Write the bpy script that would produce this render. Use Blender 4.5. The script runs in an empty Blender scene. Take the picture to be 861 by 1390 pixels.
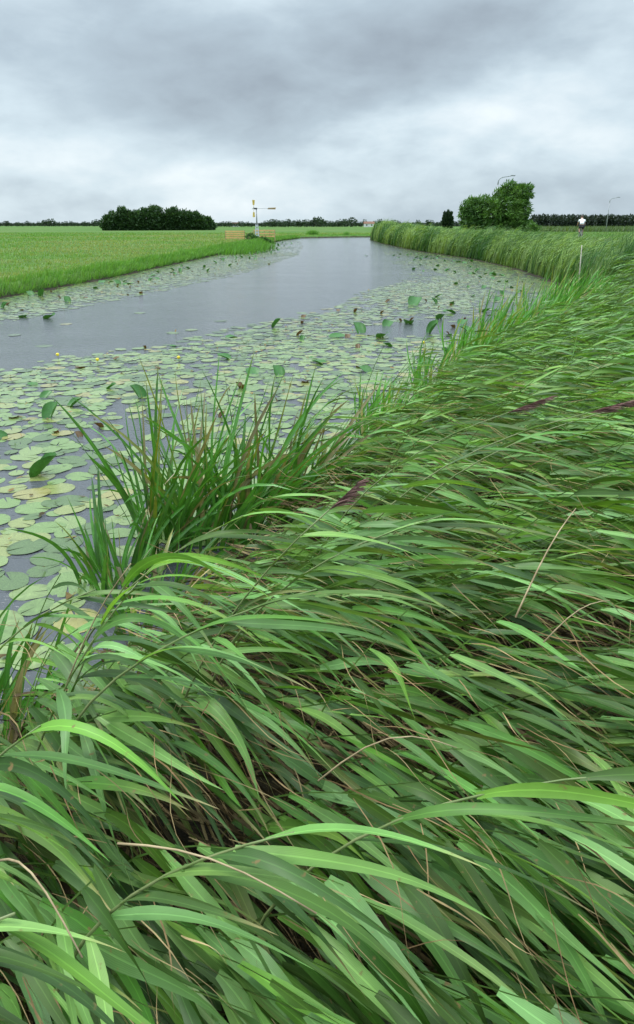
import bpy, bmesh, math, numpy as np
from mathutils import Vector, Matrix
R = np.random.default_rng(7)
D = bpy.data
SC = bpy.context.scene
COL = SC.collection
rad = math.radians

# ------------------------------------------------------------------ camera
F = 950.0; TP = 0.3631; PIT = math.atan(TP); CP, SP = math.cos(PIT), math.sin(PIT); EYE = 2.2
def px(u, v, z=0.0):
    a = (u-430.5)/F; b = -(v-650)/F
    dz = b*CP-SP; t = (z-EYE)/dz
    return (a*t, (CP+b*SP)*t, z)
def pxt(u, v, t):
    a = (u-430.5)/F; b = -(v-650)/F
    return (a*t, (CP+b*SP)*t, EYE+(b*CP-SP)*t)
cd = D.cameras.new('camera'); cam = D.objects.new('camera', cd); COL.objects.link(cam)
cam.location = (0, 0, EYE); cam.rotation_euler = (math.pi/2-PIT, 0, 0)
cd.sensor_width = 36; cd.sensor_fit = 'AUTO'; cd.lens = F/1390*36; cd.shift_y = -45/1390
cd.clip_start = 0.05; cd.clip_end = 20000
SC.camera = cam

# ------------------------------------------------------------------ helpers
def lin(c):
    return tuple(((x/255)/12.92 if x/255 <= .04045 else ((x/255+.055)/1.055)**2.4) for x in c)
def tag(o, label=None, cat=None, group=None, kind=None):
    if label: o['label'] = label
    if cat: o['category'] = cat
    if group: o['group'] = group
    if kind: o['kind'] = kind
    return o
def empty(name, loc, rz=0):
    o = D.objects.new(name, None); o.location = loc; o.rotation_euler = (0, 0, rz); o.empty_display_size = .2
    COL.objects.link(o); return o
def link(name, me, mat=None, parent=None, loc=None):
    o = D.objects.new(name, me)
    if mat is not None and not me.materials: me.materials.append(mat)
    COL.objects.link(o)
    if parent: o.parent = parent
    if loc is not None: o.location = loc
    return o
def npmesh(name, V, Q, C=None, smooth=True):
    """V (n,3), Q (m,4) or (m,3)"""
    me = D.meshes.new(name); V = np.asarray(V, np.float32); Q = np.asarray(Q, np.int32)
    k = Q.shape[1]
    me.vertices.add(len(V)); me.vertices.foreach_set('co', V.ravel())
    me.loops.add(Q.size); me.loops.foreach_set('vertex_index', Q.ravel())
    me.polygons.add(len(Q)); me.polygons.foreach_set('loop_start', np.arange(0, Q.size, k, dtype=np.int32))
    me.polygons.foreach_set('loop_total', np.full(len(Q), k, np.int32))
    if smooth: me.polygons.foreach_set('use_smooth', np.ones(len(Q), bool))
    me.update(calc_edges=True)
    if C is not None:
        at = me.color_attributes.new('Col', 'FLOAT_COLOR', 'POINT')
        C4 = np.ones((len(V), 4), np.float32); C4[:, :C.shape[1]] = C
        at.data.foreach_set('color', C4.ravel())
    return me
def nrm(a): return a/np.maximum(np.linalg.norm(a, axis=-1, keepdims=True), 1e-9)
def sstep(x, a=0., b=1.):
    t = np.clip((x-a)/(b-a), 0, 1); return t*t*(3-2*t)
# smooth 2-d value field made of sines
_ph = R.uniform(0, 6.28, (4, 8)); _dr = R.uniform(0, 6.28, (4, 8))
def field(x, y, s, n=0):
    v = 0
    for i in range(8):
        f = s*(0.5+0.28*i); a = _dr[n, i]
        v = v+np.sin(x*f*math.cos(a)+y*f*math.sin(a)+_ph[n, i])/(1+.25*i)
    return v/3.2

class Acc:
    def __init__(s): s.V, s.Q, s.C, s.n = [], [], [], 0
    def add(s, V, Q, C):
        s.V.append(V); s.Q.append(Q+s.n); s.C.append(C); s.n += len(V)
    def mesh(s, name): return npmesh(name, np.concatenate(s.V), np.concatenate(s.Q), np.concatenate(s.C))
def ribbons(acc, P, W, roll, col, fold=0.0):
    """P (N,K,3) centre line, W (N,K) half width, roll (N,K), col (N,K,3)"""
    N, K, _ = P.shape
    d = np.empty_like(P); d[:, 1:-1] = P[:, 2:]-P[:, :-2]; d[:, 0] = P[:, 1]-P[:, 0]; d[:, -1] = P[:, -1]-P[:, -2]
    d = nrm(d); up = np.zeros_like(d); up[..., 2] = 1; up[..., 0] = .03
    s0 = nrm(np.cross(d, up)); n0 = np.cross(s0, d)
    c, s = np.cos(roll)[..., None], np.sin(roll)[..., None]
    S = s0*c+n0*s; Nn = n0*c-s0*s; w = W[..., None]
    if fold > 0:
        V = np.stack([P-S*w+Nn*w*fold, P, P+S*w+Nn*w*fold], 2); m = 3
    else:
        V = np.stack([P-S*w, P+S*w], 2); m = 2
    C = np.repeat(col[:, :, None, :], m, 2)
    al = np.broadcast_to(np.linspace(0, 1, m)[None, None, :, None], (N, K, m, 1)); C = np.concatenate([C, al], 3)   # alpha: position across the blade
    idx = np.arange(N*K*m).reshape(N, K, m)
    a, b = idx[:, :-1, :-1], idx[:, :-1, 1:]; c2, d2 = idx[:, 1:, 1:], idx[:, 1:, :-1]
    Q = np.stack([a, b, c2, d2], -1).reshape(-1, 4)
    acc.add(V.reshape(-1, 3), Q, C.reshape(-1, 4))
def curves(P0, D0, L, K, wind, aw, ag, curl=.25, zmin=None):
    N = len(P0); P = np.empty((N, K, 3)); d = nrm(D0); p = P0.copy(); st = (L/(K-1))[:, None]
    ph = R.uniform(0, 6.28, (N, 1)); ax = nrm(R.normal(size=(N, 3))); g = np.array([0, 0, -1.])
    for k in range(K):
        P[:, k] = p
        t = k/(K-1)
        d = nrm(d+wind*aw[:, None]*(1.3-.6*t)/K+g*ag[:, None]*(.4+1.2*t)/K+ax*np.sin(ph+t*5)*curl/K*1.5)
        p = p+d*st
        if zmin is not None: p[:, 2] = np.maximum(p[:, 2], zmin)
    return P

# ------------------------------------------------------------------ materials
def mat(name, rough=.6, col=(.5, .5, .5), spec=.5, metal=0):
    m = D.materials.new(name); m.use_nodes = True; nt = m.node_tree; b = nt.nodes['Principled BSDF']
    b.inputs['Roughness'].default_value = rough; b.inputs['Base Color'].default_value = (*col, 1)
    b.inputs['Specular IOR Level'].default_value = spec; b.inputs['Metallic'].default_value = metal
    return m, nt, b
def noise_col(nt, b, c1, c2, scale, detail=6, coord='Object', lo=.35, hi=.65):
    tc = nt.nodes.new('ShaderNodeTexCoord'); n = nt.nodes.new('ShaderNodeTexNoise'); r = nt.nodes.new('ShaderNodeValToRGB')
    n.inputs['Scale'].default_value = scale; n.inputs['Detail'].default_value = detail
    nt.links.new(tc.outputs[coord], n.inputs['Vector']); nt.links.new(n.outputs[0], r.inputs[0])
    r.color_ramp.elements[0].position = lo; r.color_ramp.elements[1].position = hi
    r.color_ramp.elements[0].color = (*c1, 1); r.color_ramp.elements[1].color = (*c2, 1)
    nt.links.new(r.outputs[0], b.inputs['Base Color']); return tc, n, r
def simple(name, c1, c2, scale, rough=.6, spec=.4, metal=0, bump=0):
    m, nt, b = mat(name, rough, c1, spec, metal)
    tc, n, r = noise_col(nt, b, c1, c2, scale)
    if bump:
        bp = nt.nodes.new('ShaderNodeBump'); bp.inputs['Strength'].default_value = bump; bp.inputs['Distance'].default_value = .02
        nt.links.new(n.outputs[0], bp.inputs['Height']); nt.links.new(bp.outputs[0], b.inputs['Normal'])
    return m
def leafmat(name, rough=.45, trans=.3, vary=.25, nscale=30, spec=.4, tint=(1.25, 1.2, .5), veins=False):
    """base colour from the blade's own colour attribute, broken up by a fine streak noise; light passes through"""
    m, nt, b = mat(name, rough, spec=spec)
    at = nt.nodes.new('ShaderNodeVertexColor'); at.layer_name = 'Col'
    tc = nt.nodes.new('ShaderNodeTexCoord'); n = nt.nodes.new('ShaderNodeTexNoise'); n.inputs['Scale'].default_value = nscale; n.inputs['Detail'].default_value = 4
    nt.links.new(tc.outputs['Object'], n.inputs['Vector'])
    mr = nt.nodes.new('ShaderNodeMapRange'); mr.inputs['From Min'].default_value = .3; mr.inputs['From Max'].default_value = .7
    mr.inputs['To Min'].default_value = 1-vary; mr.inputs['To Max'].default_value = 1+vary
    nt.links.new(n.outputs[0], mr.inputs[0])
    mx = nt.nodes.new('ShaderNodeVectorMath'); mx.operation = 'SCALE'
    nt.links.new(at.outputs[0], mx.inputs[0]); nt.links.new(mr.outputs[0], mx.inputs['Scale'])
    if veins:
        mm_ = lambda op, a, b_=None: (lambda q: ([nt.links.new(v, q.inputs[i]) if not isinstance(v, (int, float)) else setattr(q.inputs[i], 'default_value', v) for i, v in enumerate((a, b_)) if v is not None], q.outputs[0])[1])((lambda q: (setattr(q, 'operation', op), q)[1])(nt.nodes.new('ShaderNodeMath')))
        al = at.outputs['Alpha']; rib = mm_('LESS_THAN', mm_('ABSOLUTE', mm_('SUBTRACT', al, .5)), .045)
        vn = mm_('MULTIPLY', mm_('SINE', mm_('MULTIPLY', al, 75.)), .09)
        k_ = mm_('ADD', mm_('ADD', vn, mm_('MULTIPLY', rib, .40)), mr.outputs[0]); nt.links.new(k_, mx.inputs['Scale'])
        sn = nt.nodes.new('ShaderNodeTexNoise'); sn.inputs['Scale'].default_value = 55; sn.inputs['Detail'].default_value = 3; nt.links.new(tc.outputs['Object'], sn.inputs['Vector'])
        sr = nt.nodes.new('ShaderNodeMapRange'); sr.inputs['From Min'].default_value = .66; sr.inputs['From Max'].default_value = .74; nt.links.new(sn.outputs[0], sr.inputs[0])
        mxs = nt.nodes.new('ShaderNodeMix'); mxs.data_type = 'RGBA'; nt.links.new(sr.outputs[0], mxs.inputs[0]); nt.links.new(mx.outputs[0], mxs.inputs[6]); mxs.inputs[7].default_value = (.20, .14, .05, 1)
        nt.links.new(mxs.outputs[2], b.inputs['Base Color'])
    else: nt.links.new(mx.outputs[0], b.inputs['Base Color'])
    tr = nt.nodes.new('ShaderNodeBsdfTranslucent'); m2 = nt.nodes.new('ShaderNodeVectorMath'); m2.operation = 'MULTIPLY'
    m2.inputs[1].default_value = tint; nt.links.new(mx.outputs[0], m2.inputs[0]); nt.links.new(m2.outputs[0], tr.inputs[0])
    ms = nt.nodes.new('ShaderNodeMixShader'); ms.inputs[0].default_value = trans
    nt.links.new(b.outputs[0], ms.inputs[1]); nt.links.new(tr.outputs[0], ms.inputs[2])
    nt.links.new(ms.outputs[0], nt.nodes['Material Output'].inputs[0])
    return m
M_reed = leafmat('reed_leaf', .42, .30, .22, 7, .28, veins=True)
M_sedge = leafmat('sedge_leaf', .33, .25, .2, 14, .5, veins=True)
M_grass = leafmat('grass_blade', .5, .35, .2, 3, .3)
M_tree = leafmat('tree_leaf', .5, .25, .25, 1.5, .35)
M_pad = leafmat('lily_pad', .21, .0, .22, 14, .5)
M_bark = simple('bark', (.06, .05, .035), (.14, .12, .09), 9, .9, .2, bump=.6)

# ------------------------------------------------------------------ world and sun
w = D.worlds.new('World'); SC.world = w; w.use_nodes = True; nt = w.node_tree
for n in list(nt.nodes): nt.nodes.remove(n)
N = lambda t, **k: nt.nodes.new(t)
L = nt.links.new
SUN_EL, SUN_AZ = rad(52), rad(-60)
def mth(op, a, b=None, c=None, clamp=False):
    n = nt.nodes.new('ShaderNodeMath'); n.operation = op; n.use_clamp = clamp
    for i, x in enumerate((a, b, c)):
        if x is None: continue
        if isinstance(x, (int, float)): n.inputs[i].default_value = x
        else: L(x, n.inputs[i])
    return n.outputs[0]
sky = N('ShaderNodeTexSky'); sky.sky_type = 'NISHITA'; sky.sun_disc = False; sky.sun_elevation = SUN_EL; sky.sun_rotation = SUN_AZ
bgA = N('ShaderNodeBackground'); bgA.inputs[1].default_value = .1; L(sky.outputs[0], bgA.inputs[0])
tc = N('ShaderNodeTexCoord'); sx = N('ShaderNodeSeparateXYZ'); L(tc.outputs['Generated'], sx.inputs[0])
X, Y, Z = sx.outputs
zc = mth('ADD', mth('MAXIMUM', Z, 0.), .62)
cb = N('ShaderNodeCombineXYZ'); L(mth('DIVIDE', X, zc), cb.inputs[0]); L(mth('DIVIDE', Y, zc), cb.inputs[1]); L(mth('MULTIPLY', Z, 2.2), cb.inputs[2])
def wnoise(scale, detail, rough, off=0, dist=0.):
    mp = N('ShaderNodeMapping'); mp.inputs['Location'].default_value = (off, off*.7, off*.3); L(cb.outputs[0], mp.inputs[0])
    n = N('ShaderNodeTexNoise'); n.inputs['Scale'].default_value = scale; n.inputs['Detail'].default_value = detail; n.inputs['Roughness'].default_value = rough
    n.inputs['Distortion'].default_value = dist
    L(mp.outputs[0], n.inputs[0]); return n.outputs[0]
n1 = wnoise(2.0, 5, .5, 3.1, .5); n2 = wnoise(4.6, 7, .5, 11.7, .15); n3 = wnoise(2.4, 4, .5, 21.)
az = mth('ADD', mth('ARCTAN2', X, Y), mth('MULTIPLY', mth('SUBTRACT', n2, .5), .30))
el = mth('ADD', Z, mth('MULTIPLY', mth('SUBTRACT', n3, .5), .13))
def aze(u, v):
    a = (u-430.5)/F; b = -(v-650)/F; d = nrm(np.array([a, CP+b*SP, b*CP-SP])); return math.atan2(d[0], d[1]), d[2]
def lobe(u, v, su, sv, amp):
    a0, e0 = aze(u, v)
    qa = mth('POWER', mth('DIVIDE', mth('ABSOLUTE', mth('SUBTRACT', az, a0)), su/F), 2.)
    qe = mth('POWER', mth('DIVIDE', mth('ABSOLUTE', mth('SUBTRACT', el, e0)), sv/F*.95), 2.)
    return mth('MULTIPLY', mth('EXPONENT', mth('MULTIPLY', mth('ADD', qa, qe), -1.)), amp)
val = mth('ADD', .60, mth('MULTIPLY', mth('SUBTRACT', n1, .5), .75))
val = mth('ADD', val, mth('MULTIPLY', mth('SUBTRACT', n2, .5), .8))
n4 = wnoise(12., 6, .55, 5.3, .3)
val = mth('ADD', val, mth('MULTIPLY', mth('SUBTRACT', n4, .5), .30))
for lb in [(330, 90, 260, 60, -.32), (640, 55, 200, 50, -.30), (430, 175, 190, 35, -.16), (120, 20, 170, 40, -.04), (610, 150, 140, 40, .22), (60, 190, 170, 45, .22),
           (30, 100, 90, 60, .12), (800, 215, 160, 40, .10), (300, 250, 300, 30, .06), (830, 130, 90, 50, .05), (150, 285, 220, 14, .08)]:
    val = mth('ADD', val, lobe(*lb))
ramp = N('ShaderNodeValToRGB'); L(val, ramp.inputs[0]); cr = ramp.color_ramp
cr.elements[0].position = .08; cr.elements[0].color = (*lin((147, 159, 170)), 1)
cr.elements[1].position = .95; cr.elements[1].color = (*lin((232, 241, 245)), 1)
e = cr.elements.new(.42); e.color = (*lin((175, 191, 202)), 1)
e = cr.elements.new(.66); e.color = (*lin((201, 217, 226)), 1)
# the cloud layer is thinner and brighter high overhead than near the horizon
mr = N('ShaderNodeMapRange'); mr.interpolation_type = 'SMOOTHSTEP'; L(Z, mr.inputs[0])
for k, v_ in (('From Min', .27), ('From Max', .85), ('To Min', 1.), ('To Max', 3.8)): mr.inputs[k].default_value = v_
bgB = N('ShaderNodeBackground'); L(ramp.outputs[0], bgB.inputs[0]); L(mr.outputs[0], bgB.inputs[1])
ms = N('ShaderNodeMixShader'); ms.inputs[0].default_value = .94; L(bgA.outputs[0], ms.inputs[1]); L(bgB.outputs[0], ms.inputs[2])
wo = N('ShaderNodeOutputWorld'); L(ms.outputs[0], wo.inputs[0])
sl = D.lights.new('sun', 'SUN'); sl.energy = 1.5; sl.angle = rad(18); sl.color = (1, .97, .92)
so = D.objects.new('sun', sl); COL.objects.link(so)
so.rotation_euler = (math.pi/2-SUN_EL, 0, math.pi+(-SUN_AZ)) if False else (0, 0, 0)
sd = Vector((math.sin(SUN_AZ)*math.cos(SUN_EL), math.cos(SUN_AZ)*math.cos(SUN_EL), math.sin(SUN_EL)))
so.rotation_euler = sd.to_track_quat('Z', 'Y').to_euler()
SC.view_settings.view_transform = 'Standard'; SC.view_settings.look = 'None'; SC.view_settings.exposure = 0.25; SC.view_settings.gamma = 1
SC.cycles.max_bounces = 8; SC.cycles.diffuse_bounces = 3; SC.cycles.transmission_bounces = 4

# ------------------------------------------------------------------ terrain and water
WP = np.array([(-15, -8), (-3.8, -8), (-3.3, 0), (-2.5, 1.6), (-1.5, 2.1), (-1.0, 2.6), (-.55, 3.5), (-.15, 4.6), (.3, 6.2), (1.2, 8.3), (2.7, 11.6), (4.8, 14.8), (6.3, 17.6), (7.6, 20.0),
               (8.6, 23), (9.6, 29), (10.5, 38.6), (10.5, 49.6), (8.8, 66), (8.0, 90), (8.3, 116), (14, 127), (34, 131), (60, 133), (60, 146), (30, 144), (6, 137),
               (-3, 127), (-5, 111), (-6.9, 85), (-7.7, 58), (-8.5, 43), (-9.1, 31.7), (-10.1, 22.9), (-11.2, 10)], float)
def sdist(x, y):
    """signed distance to the water outline: positive on land"""
    x = np.asarray(x, float); y = np.asarray(y, float)
    best = np.full(x.shape, 1e9); ins = np.zeros(x.shape, bool)
    for i in range(len(WP)):
        ax_, ay = WP[i]; bx, by = WP[(i+1) % len(WP)]
        ex, ey = bx-ax_, by-ay; t = np.clip(((x-ax_)*ex+(y-ay)*ey)/(ex*ex+ey*ey), 0, 1)
        best = np.minimum(best, np.hypot(x-ax_-t*ex, y-ay-t*ey))
        c = ((ay > y) != (by > y)); xi = ax_+(y-ay)*ex/(ey if ey else 1e-9); ins ^= c & (x < xi)
    return np.where(ins, -best, best)
CX = lambda y: np.interp(y, [0, 23, 58, 120, 140], [-6, -1, 1, 2, 30])      # canal centre line
def gz(x, y, d=None):
    x = np.asarray(x, float); y = np.asarray(y, float)
    if d is None: d = sdist(x, y)
    d = d+.12*np.sin(x*2.1+y*1.3)+.1*np.sin(y*3.3-x*1.1)
    right = sstep(x-CX(y), -1, 1)
    top = .32+right*sstep(y, 3, 14)*.42*(1-.5*sstep(y, 90, 150))+.85*right*sstep(x-.385*y, -.1, 1.2)*sstep(y, 7, 11)*(1-sstep(y, 22, 30))
    top = top+.34*right*sstep(d, 4, 9)*sstep(y, 28, 42)*(1-sstep(y, 90, 170)); wid = .8+right*2.6
    z = np.where(d > 0, .03+(top-.03)*sstep(d/wid), -.7*sstep(-d/1.4)+.03*(d > -.2))
    return z+.03*field(x, y, 1.2)*(d > .5)*(np.hypot(x, y) < 150)
def axis(lo, hi, dense, step, far):
    a = list(np.arange(dense[0], dense[1]+1e-6, step)); s = step
    while a[-1] < hi: s *= 1.18; a.append(a[-1]+s)
    s = step
    while a[0] > lo: s *= 1.18; a.insert(0, a[0]-s)
    return np.array(a)
gx = axis(-5000, 5000, (-13, 15), .3, 0); gy = axis(-400, 6000, (-3, 30), .3, 0)
gy = np.unique(np.concatenate([gy, np.arange(30, 150, .8)]))
GX, GY = np.meshgrid(gx, gy); GZ = gz(GX, GY)
idx = np.arange(GX.size).reshape(GX.shape)
Q = np.stack([idx[:-1, :-1], idx[:-1, 1:], idx[1:, 1:], idx[1:, :-1]], -1).reshape(-1, 4)
me = npmesh('ground', np.stack([GX, GY, GZ], -1).reshape(-1, 3), Q)
m, nt2, b = mat('meadow', .9, spec=.15)
tc2 = nt2.nodes.new('ShaderNodeTexCoord')
def tnoise(nt_, tc_, s, det=6, sc=(1, 1, 1), rough=.55, loc=(0, 0, 0)):
    mp = nt_.nodes.new('ShaderNodeMapping'); mp.inputs['Scale'].default_value = sc; mp.inputs['Location'].default_value = loc
    nt_.links.new(tc_.outputs['Object'], mp.inputs[0])
    n = nt_.nodes.new('ShaderNodeTexNoise'); n.inputs['Scale'].default_value = s; n.inputs['Detail'].default_value = det; n.inputs['Roughness'].default_value = rough
    nt_.links.new(mp.outputs[0], n.inputs[0]); return n
def rmp(nt_, src, stops):
    r = nt_.nodes.new('ShaderNodeValToRGB'); nt_.links.new(src, r.inputs[0]); c = r.color_ramp
    while len(c.elements) < len(stops): c.elements.new(.5)
    for e_, (p_, co) in zip(c.elements, stops): e_.position = p_; e_.color = (*co, 1)
    return r.outputs[0]
def mixc(nt_, f, a, b_):
    n = nt_.nodes.new('ShaderNodeMix'); n.data_type = 'RGBA'
    if isinstance(f, float): n.inputs[0].default_value = f
    else: nt_.links.new(f, n.inputs[0])
    nt_.links.new(a, n.inputs[6]); nt_.links.new(b_, n.inputs[7]); return n.outputs[2]
g1 = tnoise(nt2, tc2, .06, 8, (1, .45, 1), .6); g2 = tnoise(nt2, tc2, 2.2, 6, (1, 1, 1), .7); g3 = tnoise(nt2, tc2, .012, 4, (1, 2.5, 1), .5, (40, 3, 0))
cA = rmp(nt2, g1.outputs[0], [(.36, (.06, .15, .02)), (.52, (.09, .175, .032)), (.68, (.155, .18, .065))])
cB = rmp(nt2, g3.outputs[0], [(.4, (.055, .16, .02)), (.62, (.12, .19, .045))])
cG = mixc(nt2, .5, cA, cB)
cD = rmp(nt2, g2.outputs[0], [(.35, (.35, .4, .3)), (.65, (1.2, 1.15, 1.1))])
mu = nt2.nodes.new('ShaderNodeMix'); mu.data_type = 'RGBA'; mu.blend_type = 'MULTIPLY'; mu.inputs[0].default_value = .8
nt2.links.new(cG, mu.inputs[6]); nt2.links.new(cD, mu.inputs[7])
# bare mud and leaf litter on the low margin and under the reeds near the water
sp = nt2.nodes.new('ShaderNodeSeparateXYZ'); nt2.links.new(tc2.outputs['Object'], sp.inputs[0])
mz = nt2.nodes.new('ShaderNodeMapRange'); mz.inputs['From Min'].default_value = .12; mz.inputs['From Max'].default_value = .28; nt2.links.new(sp.outputs[2], mz.inputs[0])
my = nt2.nodes.new('ShaderNodeMapRange'); my.inputs['From Min'].default_value = 14; my.inputs['From Max'].default_value = 22; nt2.links.new(sp.outputs[1], my.inputs[0])
mm = nt2.nodes.new('ShaderNodeMath'); mm.operation = 'MULTIPLY'; nt2.links.new(mz.outputs[0], mm.inputs[0]); nt2.links.new(my.outputs[0], mm.inputs[1])
mud = rmp(nt2, g2.outputs[0], [(.3, (.012, .011, .007)), (.7, (.05, .04, .022))])
nt2.links.new(mixc(nt2, mm.outputs[0], mud, mu.outputs[2]), b.inputs['Base Color'])
bp = nt2.nodes.new('ShaderNodeBump'); bp.inputs['Strength'].default_value = .8; bp.inputs['Distance'].default_value = .12
nt2.links.new(g2.outputs[0], bp.inputs['Height']); nt2.links.new(bp.outputs[0], b.inputs['Normal'])
tag(link('ground', me, m), kind='structure')

wx = np.linspace(-30, 70, 2); wy = np.linspace(-12, 160, 2)
me = npmesh('water', [(-30, -12, 0), (70, -12, 0), (70, 160, 0), (-30, 160, 0)], [(0, 1, 2, 3)])
m, nt2, b = mat('canal_water', .13, (.075, .080, .085), .5)
b.inputs['IOR'].default_value = 1.333
tc2 = nt2.nodes.new('ShaderNodeTexCoord')
a1 = tnoise(nt2, tc2, 5.5, 4, (1.0, 1.6, 1), .6); a2 = tnoise(nt2, tc2, 16, 3, (1, 1.3, 1), .55, (3, 9, 0)); a3 = tnoise(nt2, tc2, .35, 3, (1, 2, 1), .5)
ad = nt2.nodes.new('ShaderNodeMath'); ad.operation = 'MULTIPLY_ADD'; nt2.links.new(a2.outputs[0], ad.inputs[0]); ad.inputs[1].default_value = .35; nt2.links.new(a1.outputs[0], ad.inputs[2])
md = nt2.nodes.new('ShaderNodeMapRange'); md.inputs['From Min'].default_value = .3; md.inputs['From Max'].default_value = .7; md.inputs['To Min'].default_value = .35; md.inputs['To Max'].default_value = .8
nt2.links.new(a3.outputs[0], md.inputs[0])
bp = nt2.nodes.new('ShaderNodeBump'); bp.inputs['Distance'].default_value = .035
nt2.links.new(md.outputs[0], bp.inputs['Strength']); nt2.links.new(ad.outputs[0], bp.inputs['Height']); nt2.links.new(bp.outputs[0], b.inputs['Normal'])
tag(link('water', me, m), kind='structure')

# ------------------------------------------------------------------ lily pads
def pad_shape(seed, n=26, rings=3, wav=.014):
    r = np.random.default_rng(seed); V = [(0, -.08, 0)]; ph = r.uniform(0, 6.28, 4)
    angs = np.linspace(rad(-90+r.uniform(2, 7)), rad(270-r.uniform(2, 7)), n)
    C = []
    tone = np.array([1, 1, 1.]); C.append(tone*.92)
    for k in range(1, rings+1):
        q = k/rings
        for a in angs:
            rr = q*(1+.04*math.sin(2*a+ph[0])+.012*math.sin(5*a+ph[1]))
            z = wav*q*q*(math.sin(4*a+ph[2])+.6*math.sin(7*a+ph[3]))
            V.append((rr*math.cos(a)*.88, rr*math.sin(a)*1.08, z))
            edge = 1.0 if k < rings else (.95 if r.random() > .25 else .7)
            C.append(tone*edge*(1+.08*math.sin(a*11)))
    Q = []
    for j in range(n-1): Q.append((0, 1+j, 2+j, 2+j))
    T = []
    for k in range(rings-1):
        o0 = 1+k*n
        for j in range(n-1): T.append((o0+j, o0+n+j, o0+n+j+1, o0+j+1))
    return np.array(V), np.array(Q+T), np.array(C)
def pad_to(V, r, rz, tilt, tdir, pos):
    c, s = math.cos(rz), math.sin(rz)
    x = (V[:, 0]*c-V[:, 1]*s)*r; y = (V[:, 0]*s+V[:, 1]*c)*r; z = V[:, 2]*r
    z = z+(x*math.cos(tdir)+y*math.sin(tdir))*tilt
    return np.stack([x+pos[0], y+pos[1], np.maximum(z, -.004)+pos[2]], 1)
def quadmesh(name, V, Q, C):
    # triangles at the hub are stored as degenerate quads: rebuild them as real triangles
    me = D.meshes.new(name); me.from_pydata([tuple(v) for v in V], [], [tuple(q[:3]) if q[2] == q[3] else tuple(q) for q in Q])
    at = me.color_attributes.new('Col', 'FLOAT_COLOR', 'POINT'); C4 = np.ones((len(V), 4), np.float32); C4[:, :3] = C
    at.data.foreach_set('color', C4.ravel()); me.polygons.foreach_set('use_smooth', np.ones(len(me.polygons), bool)); return me
def inpoly(P, x, y):
    ins = np.zeros(np.shape(x), bool)
    for i in range(len(P)):
        ax_, ay = P[i]; bx, by = P[(i+1) % len(P)]
        c = ((ay > y) != (by > y)); ins ^= c & (x < ax_+(y-ay)*(bx-ax_)/((by-ay) or 1e-9))
    return ins
RA = [(-8.5, 0), (-7.5, 7), (-5.8, 10.8), (-4.4, 12.6), (-3.2, 13.6), (-1.9, 16.2), (-.3, 18.6), (.9, 21.5), (1.4, 25), (3.6, 30), (4.6, 35), (4.6, 46), (5.6, 62), (7, 80), (8.3, 116), (14, 110), (14, 0)]
RB = [(-11, 14), (-7.6, 16.4), (-6.0, 23), (-3.8, 33), (-2.5, 45), (-1.4, 58), (-1.2, 75), (-2.2, 104), (-4, 118), (-12, 118), (-12, 14)]
padcols = [(.150, .225, .070), (.185, .245, .085), (.085, .135, .045), (.21, .24, .08), (.25, .23, .08)]
allp = []; cell = {}
def try_pad(x, y, r, k=.72):
    ci, cj = int(x//.5), int(y//.5)
    for i in (-1, 0, 1):
        for j in (-1, 0, 1):
            for (a, b_, c) in cell.get((ci+i, cj+j), ()):
                if (a-x)**2+(b_-y)**2 < (k*(c+r))**2: return False
    cell.setdefault((ci, cj), []).append((x, y, r)); allp.append((x, y, r)); return True
def edged(poly, x, y):
    P = {id(RA): RA[1:15], id(RB): RB[1:9]}[id(poly)]; best = np.full(x.shape, 1e9)
    for i in range(len(P)-1):
        (a0, a1), (b0, b1) = P[i], P[i+1]; e0, e1 = b0-a0, b1-a1; t = np.clip(((x-a0)*e0+(y-a1)*e1)/(e0*e0+e1*e1), 0, 1)
        best = np.minimum(best, np.hypot(x-a0-t*e0, y-a1-t*e1))
    return best
def scatter(poly, box, n, thr, kk=.72):
    xs = R.uniform(box[0], box[1], n); ys = box[2]+(box[3]-box[2])*R.random(n)
    ok = inpoly(poly, xs, ys) & (sdist(xs, ys) < -.05)
    ok &= (field(xs, ys*.5, 1.5, 1)*.7+field(xs*.8, ys*.4, .6, 2)*.7) > thr+R.normal(0, .2, n)+1.6*np.clip(1-edged(poly, xs, ys)/(.6+ys*.035), 0, 1)*(R.random(n) < .85)
    for x, y in zip(xs[ok], ys[ok]): try_pad(x, y, R.uniform(.055, .15) if R.random() < .5 else R.uniform(.11, .155), kk)
scatter(RA, (-8.5, 8, 1.5, 12), 20000, -.04, .66)
scatter(RA, (-1.5, 8, 5, 15), 16000, -.6, .66)
scatter(RA, (-7, 11, 12, 30), 46000, -.22, .66)
scatter(RA, (0, 11, 30, 60), 34000, -.36, .7)
scatter(RA, (3, 9, 60, 116), 12000, -.6, .8)
scatter(RB, (-11.5, -1.5, 14, 60), 60000, -.52, .68)
scatter(RB, (-9, -1.5, 60, 118), 20000, -.4, .8)
# stray pads at the edge of the open water
for u, v in [(190, 425), (235, 452), (260, 448), (300, 436), (410, 425), (560, 392), (90, 440), (60, 470), (20, 455)]:
    x, y, _ = px(u, v); try_pad(x, y, .15)
def inview(x, y, z):
    t = y*CP-(z-EYE)*SP; b = y*SP+(z-EYE)*CP
    u = 430.5+F*x/t; v = 650-F*b/t
    return t, u, v
allp = np.array(allp); t_, u_, v_ = inview(allp[:, 0], allp[:, 1], 0)
onscreen = (u_ > -10) & (u_ < 871) & (v_ < 800) & (t_ > 0)
hidden = (allp[:, 0] > -.9+(allp[:, 1]-3)*.33)      # behind the near reeds
show = onscreen & ~((allp[:, 1] < 5.5) & (allp[:, 0] > -.2))
order = np.argsort(np.where(show, allp[:, 1], 1e9))
individual = set(order[:285].tolist())
pads = [pad_shape(100+i) for i in range(6)]
cols = []
padmesh = {}
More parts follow.
